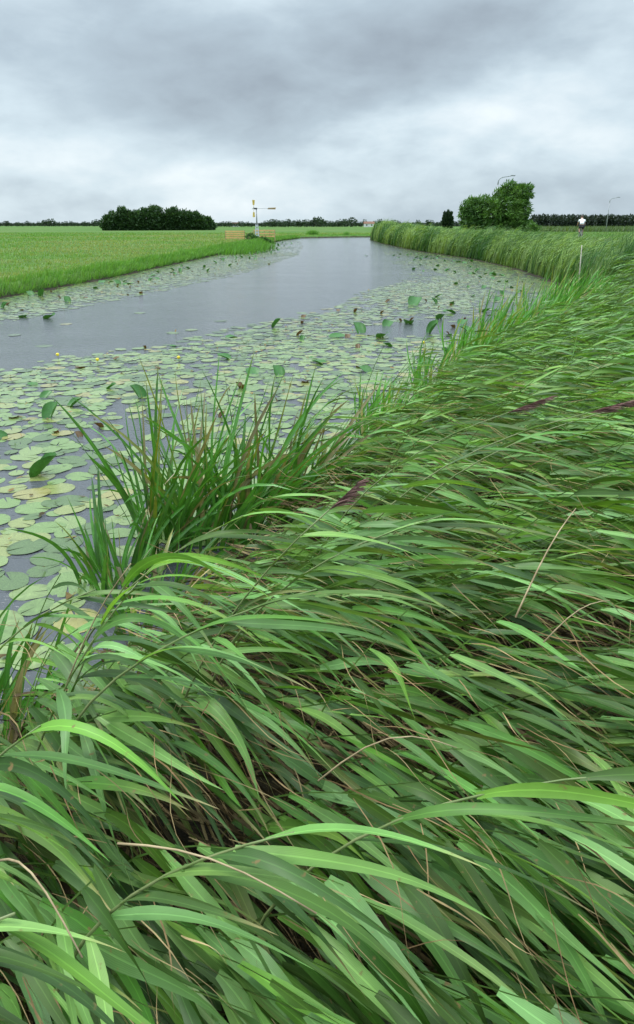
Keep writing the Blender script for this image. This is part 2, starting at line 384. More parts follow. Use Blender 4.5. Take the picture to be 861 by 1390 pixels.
acc_v, acc_q, acc_c, nv = [], [], [], 0
lowpads = [pad_shape(200+i, 11, 1, .02) for i in range(4)]
PG = {0: ('flat grey-green lily pad floating on the canal among its neighbours', 'green lily pads floating near the bank'),
      1: ('flat yellowish lily pad floating on the canal among greener ones', 'yellowing lily pads floating near the bank')}
for i, (x, y, r) in enumerate(allp):
    ci = int(R.choice(5, p=[.31, .27, .25, .12, .05])); z = R.uniform(.002, .009); rz = R.uniform(0, 6.28); tl = R.uniform(0, .018); td = R.uniform(0, 6.28)
    if i in individual:
        s = int(R.integers(6)); key = (s, ci)
        if key not in padmesh:
            V, Q_, C = pads[s]; me = quadmesh('lily_pad', V, Q_, C*np.array(padcols[ci])); me.materials.append(M_pad); padmesh[key] = me
        o = link('lily_pad', padmesh[key], None, None, (x, y, z)); o.scale = (r, r, r); o.rotation_euler = (tl*math.cos(td), tl*math.sin(td), rz)
        yel = ci == 4; tag(o, PG[yel][0], 'lily pad', PG[yel][1])
    else:
        V, Q_, C = (pads if y < 14 else lowpads)[int(R.integers(6 if y < 14 else 4))]
        acc_v.append(pad_to(V, r, rz, tl, td, (x, y, z))); acc_q.append(Q_+nv); nv += len(V)
        acc_c.append(C*np.array(padcols[ci])*R.uniform(.85, 1.12))
me = quadmesh('lily_pad_carpet', np.concatenate(acc_v), np.concatenate(acc_q), np.concatenate(acc_c)); me.materials.append(M_pad)
tag(link('lily_pad_carpet', me), 'carpet of small pale lily pads further out on the canal', 'lily pads', kind='stuff')

# raised, folded leaves
M_raised = leafmat('raised_lily_leaf', .42, .15, .2, 12, .3)
def raised_shape(kind, seed):
    r = np.random.default_rng(seed); V, Q_, C = pad_shape(seed, 18, 4, .03); W = V.copy()
    # cup the two halves up about the midrib, roll the rims
    foldk = {0: 1.1, 1: .6, 2: 1.6}[kind]
    x = V[:, 0]; a = np.abs(x)*foldk; W[:, 0] = np.sign(x)*np.where(a > 0, np.sin(a)/max(foldk, .01), 0); W[:, 2] += (1-np.cos(a))/foldk*1.2
    tilt = {0: .42, 1: .22, 2: .75}[kind]; c, s = math.cos(tilt), math.sin(tilt)
    y, z = W[:, 1].copy()+.75, W[:, 2].copy(); W[:, 1] = y*c-z*s; W[:, 2] = y*s+z*c-.1
    return W, Q_, C
rm = {}
def raised(x, y, r, kind, col, rz, cname, label, group):
    key = (kind, cname)
    if key not in rm:
        V, Q_, C = raised_shape(kind, 50+kind); me = quadmesh('raised_lily_leaf', V, Q_, C*np.array(col)); me.materials.append(M_raised); rm[key] = me
    o = link('raised_lily_leaf', rm[key], None, None, (x, y, 0)); o.scale = (r*1.1, r, r*R.uniform(.7, 1.3)); o.rotation_euler = (R.normal(0, .08), R.normal(0, .10), rz)
    tag(o, label, 'lily leaf', group)
big = [(49, 523, .07), (59, 540, .08), (95, 552, .10), (66, 568, .12), (50, 645, .13), (3, 595, .1), (192, 540, .11), (147, 527, .07), (561, 414, .22), (450, 458, .15), (489, 452, .17), (583, 452, .16),
       (638, 450, .15), (650, 462, .15), (581, 498, .13), (574, 488, .07), (431, 486, .1), (442, 494, .13), (712, 446, .14), (742, 418, .15), (321, 457, .12), (314, 487, .13), (371, 444, .12),
       (379, 510, .12), (344, 508, .11), (240, 470, .07), (64, 432, .15), (410, 462, .07), (530, 470, .08), (616, 425, .13), (500, 505, .1), (610, 480, .1)]
for u, v, r in big:
    x, y, _ = px(u, v); raised(x, y, r*1.1, int(R.integers(3)), (.05, .16, .03), R.uniform(-1, 1)+(1.2 if R.random() < .5 else -1.2), 'g', 'dark green lily leaf standing folded out of the water among flat pads', 'raised green lily leaves')
n = 0
while n < 190:
    if n < 110: y = R.uniform(18, 95); x = np.interp(y, [17, 31, 58, 95], [-9.5, -7.6, -5, -4.5])+R.normal(0, .9)
    else: y = R.uniform(14, 60); x = np.interp(y, [14, 20, 31, 60], [2.6, 5.5, 7.5, 8])+R.normal(0, 1.3)
    if sdist(x, y) > -.3: continue
    raised(x, y, R.uniform(.07, .16), int(R.choice([0, 0, 1, 2])), (.05, .15, .03), R.uniform(0, 6.28), 'g', 'dark green lily leaf standing folded out of the water among flat pads', 'raised green lily leaves'); n += 1
n = 0
while n < 90:
    if n < 55: x, y = R.uniform(-6, 7), R.uniform(5, 22)
    else: y = R.uniform(18, 60); x = np.interp(y, [17, 31, 58], [-8.5, -6.6, -4])+R.normal(0, 1)
    if sdist(x, y) > -.3 or not (inpoly(RA, x, y) or inpoly(RB, x, y)): continue
    raised(x, y, R.uniform(.04, .085), int(R.integers(3)), (.13, .075, .03), R.uniform(0, 6.28), 'b', 'brown decaying lily leaf curled up on the pads', 'decaying brown lily leaves'); n += 1

# yellow pond-lily flowers
M_yel = simple('yellow_petal', (.75, .55, .02), (.85, .68, .05), 30, .4)
M_stalk = simple('green_stalk', (.06, .13, .03), (.10, .2, .05), 20, .5)
def flower(u, v, lab):
    x, y, _ = px(u, v); e = empty('yellow_water_lily', (x, y, 0)); tag(e, lab, 'flower', 'yellow water-lily flowers')
    bm = bmesh.new(); bmesh.ops.create_uvsphere(bm, u_segments=10, v_segments=7, radius=.028)
    for vv in bm.verts: vv.co.z = vv.co.z*.8+(.01 if vv.co.z > 0 else 0); r = 1+.15*math.cos(5*math.atan2(vv.co.y, vv.co.x)); vv.co.x *= r; vv.co.y *= r; vv.co.z += .07
    me = D.meshes.new('petals'); bm.to_mesh(me); bm.free(); link('petals', me, M_yel, e)
    me = tubemesh('stalk', [(0, 0, -.05), (.005, 0, .06)], [.005, .004], 6); link('stalk', me, M_stalk, e)
def tube(P, r, seg=8):
    P = [Vector(p) for p in P]; V = []; Q_ = []
    for i, p in enumerate(P):
        d = (P[min(i+1, len(P)-1)]-P[max(i-1, 0)]).normalized(); a = d.orthogonal().normalized() if i == 0 else (a-d*a.dot(d)).normalized(); b_ = d.cross(a)
        for k in range(seg):
            t = 2*math.pi*k/seg; V.append(p+(a*math.cos(t)+b_*math.sin(t))*r[i])
    for i in range(len(P)-1):
        for k in range(seg): Q_.append((i*seg+k, i*seg+(k+1) % seg, (i+1)*seg+(k+1) % seg, (i+1)*seg+k))
    Q_.append(tuple(range(seg))[::-1]); Q_.append(tuple((len(P)-1)*seg+k for k in range(seg)))
    return V, Q_
def joinmesh(name, parts, smooth=False):
    V, Q_ = [], []
    for v, q in parts:
        o = len(V); V += [tuple(x) for x in v]; Q_ += [tuple(i+o for i in f) for f in q]
    me = D.meshes.new(name); me.from_pydata(V, [], Q_)
    if smooth: me.polygons.foreach_set('use_smooth', np.ones(len(me.polygons), bool))
    me.update(); return me
def tubemesh(name, P, r, seg=8): return joinmesh(name, [tube(P, r, seg)], True)
def box(c, s, rot=None):
    V = [Vector(((i & 1)-.5, ((i >> 1) & 1)-.5, ((i >> 2) & 1)-.5)) for i in range(8)]
    V = [Vector((v.x*s[0], v.y*s[1], v.z*s[2])) for v in V]
    if rot: V = [rot @ v for v in V]
    V = [v+Vector(c) for v in V]
    return V, [(0, 2, 3, 1), (4, 5, 7, 6), (0, 1, 5, 4), (2, 6, 7, 3), (0, 4, 6, 2), (1, 3, 7, 5)]
flower(133, 494, 'yellow pond-lily flower in open water right of its paler neighbour')
flower(79, 487, 'greenish yellow pond-lily bud nearest the open water at left')
flower(243, 491, 'yellow pond-lily flower above the tall sedge clump')
flower(575, 470, 'yellow pond-lily flower among pads in mid canal')

# ------------------------------------------------------------------ reeds
G1 = np.array([.072, .200, .022]); G2 = np.array([.165, .305, .105]); G3 = np.array([.21, .32, .04]); STRAW = np.array([.42, .31, .15]); BROWN = np.array([.12, .088, .045])
def leafcols(N, K, t, dry=.12, bright=1.):
    a = R.random((N, 1, 1)); b_ = R.random((N, 1, 1))**2
    c = G1*(1-a)+G2*a; c = c*(1-.45*b_)+G3*.45*b_; c = c*(.34+1.0*R.random((N, 1, 1))**1.4)*bright
    c = np.repeat(c, K, 1)
    tipd = (R.random((N, 1, 1)) < .35)*1.; tt = t[None, :, None]
    f = tipd*sstep(tt, .72, 1.)*.8
    c = c*(1-f)+STRAW*f
    y = (R.random((N, 1, 1)) < dry)*R.uniform(.3, .9, (N, 1, 1)); yc = np.array([.24, .24, .07])
    f = y*sstep(tt, .1, .9); c = c*(1-f)+yc*f
    return c
def wprof(t): return (0.35+.65*sstep(t, 0, .25))*np.clip(1-t, 0, 1)**.95*1.12+.008
def reed_field(acc, bx, by, bz, H, wind, lean, nleaf, K, Ll, Wl, bright=1., stems=True, fold=.22, KS=9, dry=.12, droop=.9):
    """many reed plants: bent stems with alternate blades streaming downwind"""
    n = len(bx); P0 = np.stack([bx, by, bz], 1)
    d0 = np.stack([R.normal(0, .12, n), R.normal(0, .12, n), np.ones(n)], 1)+wind*.12
    S = curves(P0, d0, H, KS, wind, lean, np.full(n, .15), .2)
    if stems:
        t = np.linspace(0, 1, KS); Wd = np.repeat((.0045*(1-.65*t))[None], n, 0)
        c = np.repeat((np.array([.10, .17, .05])*R.uniform(.7, 1.4, (n, 1, 1))), KS, 1)
        low = sstep(.55-t, 0, .4)[None, :, None]; c = c*(1-low*.7)+np.array([.25, .19, .09])*low*.7
        ribbons(acc, S, Wd, np.full((n, KS), math.pi/2*.9), c)
    t = np.linspace(0, 1, K); pj = R.normal(0, .2, (n, 3))*np.where(R.random((n, 1)) < .12, 3, 1)
    for j in range(nleaf):
        q = .34+.66*(j+R.random(n)*.8)/nleaf; q = np.minimum(q, .995)*(KS-1); i = np.minimum(q.astype(int), KS-2); f = (q-i)[:, None]
        ar = np.arange(n); base = S[ar, i]*(1-f)+S[ar, i+1]*f; sd_ = nrm(S[ar, i+1]-S[ar, i])
        out = nrm(np.cross(sd_, nrm(R.normal(size=(n, 3))*.35+np.array([0, 1., 0])*(1 if j % 2 else -1))))
        d = sd_*.45+out*.42+wind*.8+np.array([0, 0, -.25])*R.random((n, 1))
        q1 = q/(KS-1); L_ = Ll*R.uniform(.65, 1.15, n)*np.where(q1 > .9, .7, 1); W_ = Wl*R.uniform(.65, 1.15, n)
        P = curves(base, d, L_, K, nrm(wind+pj+R.normal(0, .14, (n, 3))), np.full(n, 1.3)*R.uniform(.2, 1.4, n), droop*R.uniform(.0, 1.5, n), .6, .02)
        roll = R.normal(0, .7, (n, 1))+t[None]*R.normal(0, 1.2, (n, 1))
        ribbons(acc, P, W_[:, None]*wprof(t)[None], roll, leafcols(n, K, t, dry*(2.8 if j < nleaf*.35 else 1), bright), fold)
# wind blows to the right and a little towards the viewer, in gusts
def windat(x, y, base=(.93, -.33, .0)):
    a = field(x, y, 1.3, 3)*.5-.28*sstep(2.6-y, 0, 1.6); c, s = np.cos(a), np.sin(a)
    wv = np.stack([base[0]*c-base[1]*s, base[0]*s+base[1]*c, .12*field(x, y, 1.7, 0)], 1); return nrm(wv)
# reed bed margin (stem bases): bed lies to the right of / below this line
EDGE = np.array([(-2.9, .2), (-2.3, 1.1), (-1.75, 1.65), (-1.4, 2.2), (-1.0, 2.8), (-.75, 3.5), (-.35, 4.3), (-.15, 5.1), (.2, 6.2), (1.05, 7.9), (2.5, 11.2), (4.5, 14.5), (6.0, 17.2), (6.9, 18.9)])
def ex(y): return np.interp(y, EDGE[:, 1], EDGE[:, 0])
acc = Acc()
def bed(y0, y1, xw, dens, **k):
    n = int((y1-y0)*xw*dens); y = R.uniform(y0, y1, n); x = ex(y)+R.random(n)*xw
    keep = k.pop('mask', lambda x, y: np.ones(len(x), bool))(x, y); x, y = x[keep], y[keep]; n = len(x)
    z = np.maximum(gz(x, y), -.25)
    hs = k.pop('hs'); H = hs(x, y)*R.uniform(.82, 1.12, n)
    reed_field(acc, x, y, z, H, windat(x, y), k.pop('lean', 1.35)*R.uniform(.75, 1.2, n)*(1+.25*field(x, y, 1.3, 1)), **k)
gap = lambda x, y: ~(((x+.72)/.34)**2+((y-1.85)/.25)**2 < 1)
tus = lambda x, y: (field(x*.8, y*1.3, 3.0, 2)+R.normal(0, .25, len(x)) > -.38)
bed(.25, 2.2, 4.6, 58, hs=lambda x, y: 1.20+.20*field(x, y, 2.0, 2)-.10*(x < -1.1), mask=lambda x, y: gap(x, y) & tus(x, y), nleaf=8, K=12, Ll=.62, Wl=.0215, droop=1.25)
bed(2.2, 4.6, 5.2, 54, hs=lambda x, y: 1.30+.22*field(x, y, 2.0, 2)-.12*sstep(.8-(x-ex(y)), 0, .8), mask=lambda x, y: gap(x, y) & tus(x, y), nleaf=8, K=10, Ll=.60, Wl=.0205, droop=1.1, bright=1.08)
bed(4.6, 8.5, 6.5, 44, hs=lambda x, y: 1.32+.24*field(x, y, 1.6, 2)-.25*sstep(1-(x-ex(y)), 0, 1), mask=tus, nleaf=8, K=7, Ll=.54, Wl=.0185, bright=1.2, lean=1.15)
MND = lambda x, y: sstep(x-.375*y, -.1, .6)*sstep(y, 8.5, 12)
bed(8.5, 19.5, 9, 24, hs=lambda x, y: (1.28+.30*field(x, y, 1.5, 2)-.25*sstep(1-(x-ex(y)), 0, 1))*(.74+.72*MND(x, y)), nleaf=9, K=6, Ll=.50, Wl=.016, bright=1.25, fold=0, KS=7, lean=.75)
# a share of stiffer reeds whose stems stand out of the canopy
bed(.6, 7.5, 4.5, 3.5, hs=lambda x, y: 1.38+0*x, lean=.75, nleaf=6, K=10, Ll=.44, Wl=.013, bright=1.15, droop=.9)
me = acc.mesh('reed_bed'); tag(link('reed_bed', me, M_reed), 'dense bed of green reeds flattened to the right by the wind, filling the foreground', 'reeds', kind='stuff')
print('reed bed', len(me.polygons))

# dead leaves and broken stalks lying under the near reeds
acc = Acc(); n = 6500; y = R.uniform(.2, 5, n); x = ex(y)+R.random(n)*2.6; z = gz(x, y)+R.uniform(.02, .45, n)
K = 6; t = np.linspace(0, 1, K); wv = windat(x, y)
P = curves(np.stack([x, y, z], 1), wv+R.normal(0, .6, (n, 3))*np.array([1, 1, .35]), R.uniform(.2, .6, n), K, wv, np.full(n, .8), R.uniform(.1, .9, n), .8, .02)
c = np.repeat((BROWN+(STRAW-BROWN)*R.random((n, 1, 1))**2.5)*R.uniform(.25, 1., (n, 1, 1)), K, 1)
ribbons(acc, P, (R.uniform(.002, .012, (n, 1))*wprof(t)[None]), R.normal(0, 1, (n, 1))+t[None]*2, c, .3)
M_dead = leafmat('dead_leaf', .8, .1, .3, 20, .1, (1, .9, .7))
tag(link('reed_litter', acc.mesh('reed_litter'), M_dead), 'brown dead leaves and broken stalks tangled under the reeds', 'leaf litter', kind='stuff')

# thin withered leaf tips and strands caught in the canopy, and brown specks of debris on the pads
acc = Acc(); n = 3000; y = .3+6*R.random(n)**1.3; x = ex(y)+.45+R.random(n)*3.6; z = gz(x, y)+R.uniform(.55, 1.0, n); K = 8; t = np.linspace(0, 1, K); wv = windat(x, y)
P = curves(np.stack([x, y, z], 1), wv+R.normal(0, .35, (n, 3))*np.array([1, 1, .8]), R.uniform(.12, .42, n), K, wv, np.full(n, .6), R.uniform(0, .8, n), 1.3, .02)
c = np.repeat((np.array([.25, .15, .07])+(STRAW-np.array([.25, .15, .07]))*R.random((n, 1, 1)))*R.uniform(.6, 1.1, (n, 1, 1)), K, 1)
ribbons(acc, P, (R.uniform(.0007, .0026, (n, 1))*wprof(t)[None]), R.normal(0, 1, (n, 1))+t[None]*2, c)
tag(link('withered_strands', acc.mesh('withered_strands'), M_dead), 'thin tan withered leaf tips tangled in the reed canopy', 'withered leaves', kind='stuff')
sel = R.permutation(len(allp))[:2600]; a_ = allp[sel]; n = len(a_); K = 3; t = np.linspace(0, 1, K); acc = Acc()
P = curves(np.stack([a_[:, 0]+R.normal(0, .06, n), a_[:, 1]+R.normal(0, .06, n), np.full(n, .022)], 1), R.normal(0, 1, (n, 3))*np.array([1, 1, .15]), R.uniform(.02, .11, n), K, R.normal(0, .5, (n, 3)), np.full(n, .6), np.zeros(n), 1., .015)
c = np.repeat((np.array([.05, .04, .02])+(np.array([.30, .20, .08])-np.array([.05, .04, .02]))*R.random((n, 1, 1))**1.4), K, 1)
ribbons(acc, P, R.uniform(.004, .022, (n, 1))*np.array([[.6, 1, .4]]), R.normal(0, .3, (n, K)), c)
tag(link('floating_debris', acc.mesh('floating_debris'), M_dead), 'brown scraps of dead leaf lying on the pads and the water', 'plant debris', kind='stuff')

# single reeds that stand out of the bed
def single_reed(u, v, t, H, nleaf, Ll, Wl, label, panicle=False, pl=.11, wind=(.9, -.3, 0), lean=1.0, bright=1.15, seedcol=None, droop=.9):
    """stem whose tip ends at pixel ray (u, v), depth t"""
    tip = np.array(pxt(u, v, t)); wv = nrm(np.array([wind], float))
    KS = 10; d0 = np.array([[0.05, 0, 1.]])+wv*.15
    S = curves(np.zeros((1, 3)), d0, np.array([H]), KS, wv, np.array([lean]), np.array([.2]), .1)[0]
    S = S+(tip-S[-1]); base = S[0].copy(); S = S-base
    e = empty('reed_plant', tuple(base)); tag(e, label, 'reed', 'single reeds standing out of the bed')
    r = np.linspace(.0042, .0018, KS); me = tubemesh('stem', [tuple(p) for p in S], list(r), 6); link('stem', me, M_stem, e)
    K = 14; tt = np.linspace(0, 1, K)
    for j in range(nleaf):
        a = Acc(); q = (.42+.56*(j+.3)/nleaf)*(KS-1); i = min(int(q), KS-2); f = q-i
        b0 = (S[i]*(1-f)+S[i+1]*f)[None]; sd_ = nrm((S[i+1]-S[i])[None]); side = 1 if j % 2 else -1
        out = nrm(np.cross(sd_, np.array([[0, 1., .2*side]])*side))
        P = curves(b0, sd_*.9+out*.35+wv*.3, np.array([Ll*R.uniform(.75, 1.1)]), K, nrm(wv+R.normal(0, .12, (1, 3))), np.array([1.4]), np.array([droop*R.uniform(.4, 1.3)]), .4)
        ribbons(a, P, Wl*R.uniform(.8, 1.1)*wprof(tt)[None], R.normal(0, .4, (1, 1))+tt[None]*R.normal(0, .7, (1, 1)), leafcols(1, K, tt, .1, bright), .22)
        link('leaf', a.mesh('leaf'), M_reed, e)
    if panicle:
        a = Acc(); n = int(90*pl/.11); q = R.random(n); ax_ = nrm((S[-1]-S[-2])[None])[0]; ppos = S[-1][None]+ax_[None]*(q[:, None]*pl)
        d = ax_[None]*1.3+wv*.25+R.normal(0, .16, (n, 3))
        P = curves(ppos, d, .03+.045*(1-q), 5, wv, np.full(n, .35), np.full(n, .5), .4)
        c = np.repeat(np.array([.20, .115, .10])*R.uniform(.6, 1.6, (n, 1, 1)), 5, 1)
        ribbons(a, P, np.full((n, 5), .0015)*np.array([1, 1.2, 1, .8, .3]), R.normal(0, 2, (n, 1))+np.zeros((1, 5)), c)
        link('panicle', a.mesh('panicle'), M_pan, e)
    return e
M_stem = simple('reed_stem', (.12, .17, .05), (.20, .22, .09), 14, .45)
M_pan = leafmat('reed_panicle', .8, .2, .3, 40, .1, (1, .8, .8))
single_reed(447, 692, 1.75, 1.15, 5, .40, .012, 'reed with a narrow purple-brown flower head, in the middle of the bed', True, lean=.55)
single_reed(690, 560, 2.9, 1.3, 5, .42, .012, 'reed with a drooping purple flower head near the right of the bed top', True, pl=.18, lean=1.2)
single_reed(800, 560, 2.6, 1.3, 5, .42, .012, 'reed with a broad dark purple flower head at the right edge', True, pl=.26, lean=1.4)
single_reed(850, 552, 2.7, 1.3, 3, .42, .012, 'reed with a dark flower head cut off by the right edge', True, pl=.26, lean=1.4)
single_reed(205, 745, 1.75, 1.2, 9, .50, .017, 'pale upright reed at the left tip of the bed, leaves streaming right', lean=.45, bright=1.35, droop=1.6)
single_reed(188, 790, 1.65, 1.1, 8, .46, .016, 'reed just below the pale upright one, its leaves hanging steeply down to the right', lean=.5, bright=1.25, droop=2.6)
single_reed(330, 700, 1.95, 1.15, 8, .5, .015, 'pale-leaved reed between the sedges and the narrow flower head', lean=1.0, bright=1.3, droop=1.2)
single_reed(55, 985, 1.15, .9, 8, .40, .015, 'broad-leaved reed low at the left with leaves hanging down', lean=.7, bright=1.2, droop=1.9)
single_reed(400, 1130, .95, .8, 8, .40, .016, 'reed with a comb of leaves in the lower middle', lean=.9, bright=1.2)
single_reed(130, 800, 1.9, 1.0, 7, .42, .014, 'bent reed reaching over the dark water at the left', lean=1.1, bright=1.25)
single_reed(490, 520, 5.4, 1.1, 8, .42, .016, 'yellow-green reed leaning over the lily pads beside the sedge', lean=1.0, bright=1.5)
single_reed(455, 560, 5.0, 1.0, 7, .42, .016, 'yellow-green reed just left of the leaning one by the lily pads', lean=.9, bright=1.4)
single_reed(20, 1240, .8, .7, 7, .32, .014, 'reed with wide leaves in the bottom left corner', lean=.8, bright=1.1, droop=1.6)
single_reed(430, 800, 1.45, 1.1, 7, .52, .016, 'reed with long pale leaves combed to the right below the flower head', lean=1.2, bright=1.35)
single_reed(600, 700, 1.9, 1.1, 7, .5, .015, 'reed with pale leaves right of the narrow flower head', lean=1.2, bright=1.35)
single_reed(860, 1050, 1.15, 1.0, 6, .5, .015, 'reed with long leaves at the lower right edge', lean=1.3, bright=1.2)
# dry straw-coloured canes
M_straw = simple('dry_cane', (.24, .17, .09), (.42, .32, .18), 25, .8)
def cane(p0, p1, r, label, grp='dry canes in the reed bed', name='dry_cane', sag=.03):
    a, b_ = np.array(p0), np.array(p1); P = [a*(1-q)+b_*q+np.array([0, 0, sag*math.sin(q*math.pi)]) for q in np.linspace(0, 1, 7)]
    me = tubemesh(name, [tuple(p-a) for p in P], list(np.linspace(r*.55, r*.3, 7)), 6); o = link(name, me, M_straw, None, tuple(a))
    tag(o, label, 'cane', grp); return o
cane(pxt(90, 930, 1.9), pxt(178, 720+45, 1.75), .0042, 'dry straw-coloured cane standing at the left edge of the bed')
cane(pxt(700, 838, 1.55), pxt(782, 690, 1.75), .004, 'dry cane leaning in the right half of the bed, the longer one')
cane(pxt(738, 872, 1.6), pxt(828, 815, 1.7), .003, 'short dry cane low among the reeds at the right')
cane(pxt(0, 1168, .9), pxt(112, 1300, .75), .003, 'curved straw stalk lying over leaves in the bottom left', sag=.05)
cane(pxt(160, 1145, .95), pxt(430, 1240, .85), .003, 'long straw stalk crossing the leaves at the bottom')
cane(pxt(432, 1060, 1.1), pxt(620, 1015, 1.1), .0025, 'arched straw stalk over the dark gap low in the middle', sag=.05)

# pale pole at the water's edge
p0 = px(784, 412, 0); p0 = (p0[0], p0[1], -.2)
t0 = 19.8; top = pxt(790, 333, t0)
me = tubemesh('marker_pole', [(0, 0, 0), (top[0]-p0[0], top[1]-p0[1], top[2]-p0[2])], [.022, .014], 8)
M_pole = simple('weathered_pole', (.45, .40, .32), (.58, .52, .42), 8, .8)
tag(link('marker_pole', me, M_pole, None, p0), 'thin pale pole standing at the water edge below the cyclist', 'pole')

# ------------------------------------------------------------------ sedge clumps (sword leaves)
def sedge(x, y, n, rx, ry, H, label, dead=.12, W=.0145, wind=.5, bright=1.1, z=None, K=10, grp='sword-leaved sedge clumps at the near bank', name='sedge_clump', spread=.31):
    n = int(n*.62); W *= 1.45; H *= 1.24 if y > 4 and y < 5.6 else 1.1; acc = Acc(); q = R.random(n)**.5; a = R.uniform(0, 6.28, n); bx, by = rx*q*np.cos(a), ry*q*np.sin(a)
    P0 = np.stack([bx, by, np.full(n, -.05)], 1)
    d0 = np.stack([bx/rx*spread+R.normal(0, .10, n)+.04, by/ry*spread*.8+R.normal(0, .10, n), np.ones(n)], 1)
    L_ = H*R.uniform(.55, 1.1, n); t = np.linspace(0, 1, K); wv = np.tile([[.95, -.2, 0]], (n, 1))
    out = nrm(np.stack([bx, by, np.zeros(n)], 1)+R.normal(0, .05, (n, 3))*rx)
    P = curves(P0, d0, L_, K, nrm(wv*wind+out*.6), R.uniform(.1, 1.1, n), 1.5*R.random(n)**2.6, .4)
    g = np.array([.055, .165, .022])[None, None]*R.uniform(.7, 1.5, (n, 1, 1)); g = np.repeat(g, K, 1)
    fy = (R.random((n, 1, 1)) < .16)*sstep(t[None, :, None], .2, .9)*.7; g = g*(1-fy)+np.array([.22, .19, .03])*fy
    dd = (R.random((n, 1, 1)) < dead)*1.; g = g*(1-dd)+np.array([.22, .19, .09])*dd*R.uniform(.5, 1.1, (n, 1, 1))
    ft = (R.random((n, 1, 1)) < .4)*sstep(t[None, :, None], .88, 1)*.8; g = g*(1-ft)+np.array([.24, .20, .08])*ft
    prof = (.75+.25*sstep(t, 0, .3))*np.clip(1-t, 0, 1)**.45+.02
    ribbons(acc, P, (W*R.uniform(.6, 1.15, (n, 1))*prof[None]), R.uniform(-1.4, 1.4, (n, 1))+t[None]*R.normal(0, .9, (n, 1)), g*bright, .3)
    o = link(name, acc.mesh(name), M_sedge, None, (x, y, z if z is not None else max(float(gz(x, y)), -.02)))
    tag(o, label, 'sedge', grp); return o
sedge(-1.10, 4.75, 120, .26, .30, 1.02, 'bright green sword-leaved clump at the left of the tall sedges over open water', .06)
sedge(-.72, 4.7, 130, .25, .28, 1.12, 'tallest dark green clump in the middle of the near sedges', .10)
sedge(-.42, 5.15, 120, .3, .3, 1.05, 'yellow-edged sword-leaved clump right of the tallest sedge', .25)
sedge(-.10, 5.45, 70, .22, .22, .62, 'brownish ragged clump at the right end of the near sedges', .35)
sedge(-1.30, 4.1, 80, .25, .25, .62, 'low arching clump at the foot of the tall sedges over the water', .1)
sedge(-.95, 3.6, 80, .25, .25, .6, 'low clump between the tall sedges and the reed bed', .15)
sedge(-1.55, 2.55, 90, .25, .25, .70, 'dark narrow-leaved clump at the left edge beside the reed tip', .1)
sedge(-1.25, 2.2, 90, .25, .2, .62, 'short dark clump under the pale upright reed', .2)
sedge(-2.0, 2.3, 80, .25, .2, .6, 'dark clump cut by the left edge of the view', .12)
for i, (x, y, h, lab) in enumerate([(1.15, 7.4, .62, 'upright green clump at the bend of the bank, nearest the reeds'), (2.0, 9.3, .72, 'lush green clump beside the lily pads at the bank'),
        (2.75, 11.0, .85, 'lush clump standing further along the lily-pad margin'), (3.6, 12.8, 1.1, 'tall green clump where the bank turns right'), (4.9, 14.8, 1.15, 'tall green clump behind the bank bend'),
        (6.0, 16.8, 1.15, 'green clump left of the pale pole'), (6.9, 18.2, 1.2, 'green clump at the foot of the pale pole')]):
    sedge(x-.1, y, 300, .6, .8, h, lab, .03, .014, 1.3, 1.6, K=7, grp='green clumps along the curving bank', name='sedge_clump')

# ------------------------------------------------------------------ far right bank reeds and field grass
def shore(side):
    i0, i1 = (13, 22) if side == 'r' else (27, 35); return WP[i0:i1]
def along(P, n, bias=1.0):
    seg = np.linalg.norm(np.diff(P, axis=0), axis=1); cum = np.r_[0, np.cumsum(seg)]; s = cum[-1]*R.random(n)**bias
    x = np.interp(s, cum, P[:, 0]); y = np.interp(s, cum, P[:, 1]); dx = np.interp(s+.5, cum, P[:, 0])-x; dy = np.interp(s+.5, cum, P[:, 1])-y
    q = np.hypot(dx, dy)+1e-9; return x, y, dx/q, dy/q
def tufts(acc, x, y, z, H, W, wind, cols, K=4, bendw=1.2, spread=.25, grav=.25):
    n = len(x); d0 = np.stack([R.normal(0, spread, n), R.normal(0, spread, n), np.ones(n)], 1)
    P = curves(np.stack([x, y, z], 1), d0, H, K, wind, bendw*R.uniform(.5, 1.3, n), grav*R.uniform(.2, 1.6, n), .3)
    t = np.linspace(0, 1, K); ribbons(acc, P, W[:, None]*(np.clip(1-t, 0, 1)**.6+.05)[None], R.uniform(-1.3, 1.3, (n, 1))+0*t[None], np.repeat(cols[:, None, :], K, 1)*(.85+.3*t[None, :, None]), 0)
def rcol(x, y, n):
    f = sstep(field(x, y*.8, 1.0, 1)+.9*field(x*1.2, y, 3.1, 0)+R.normal(0, .3, n), -.7, .9)[:, None]
    return (np.array([.035, .105, .018])*(1-f)+np.array([.185, .28, .07])*f)*R.uniform(.7, 1.3, (n, 1))
acc = Acc()
Pr = shore('r')
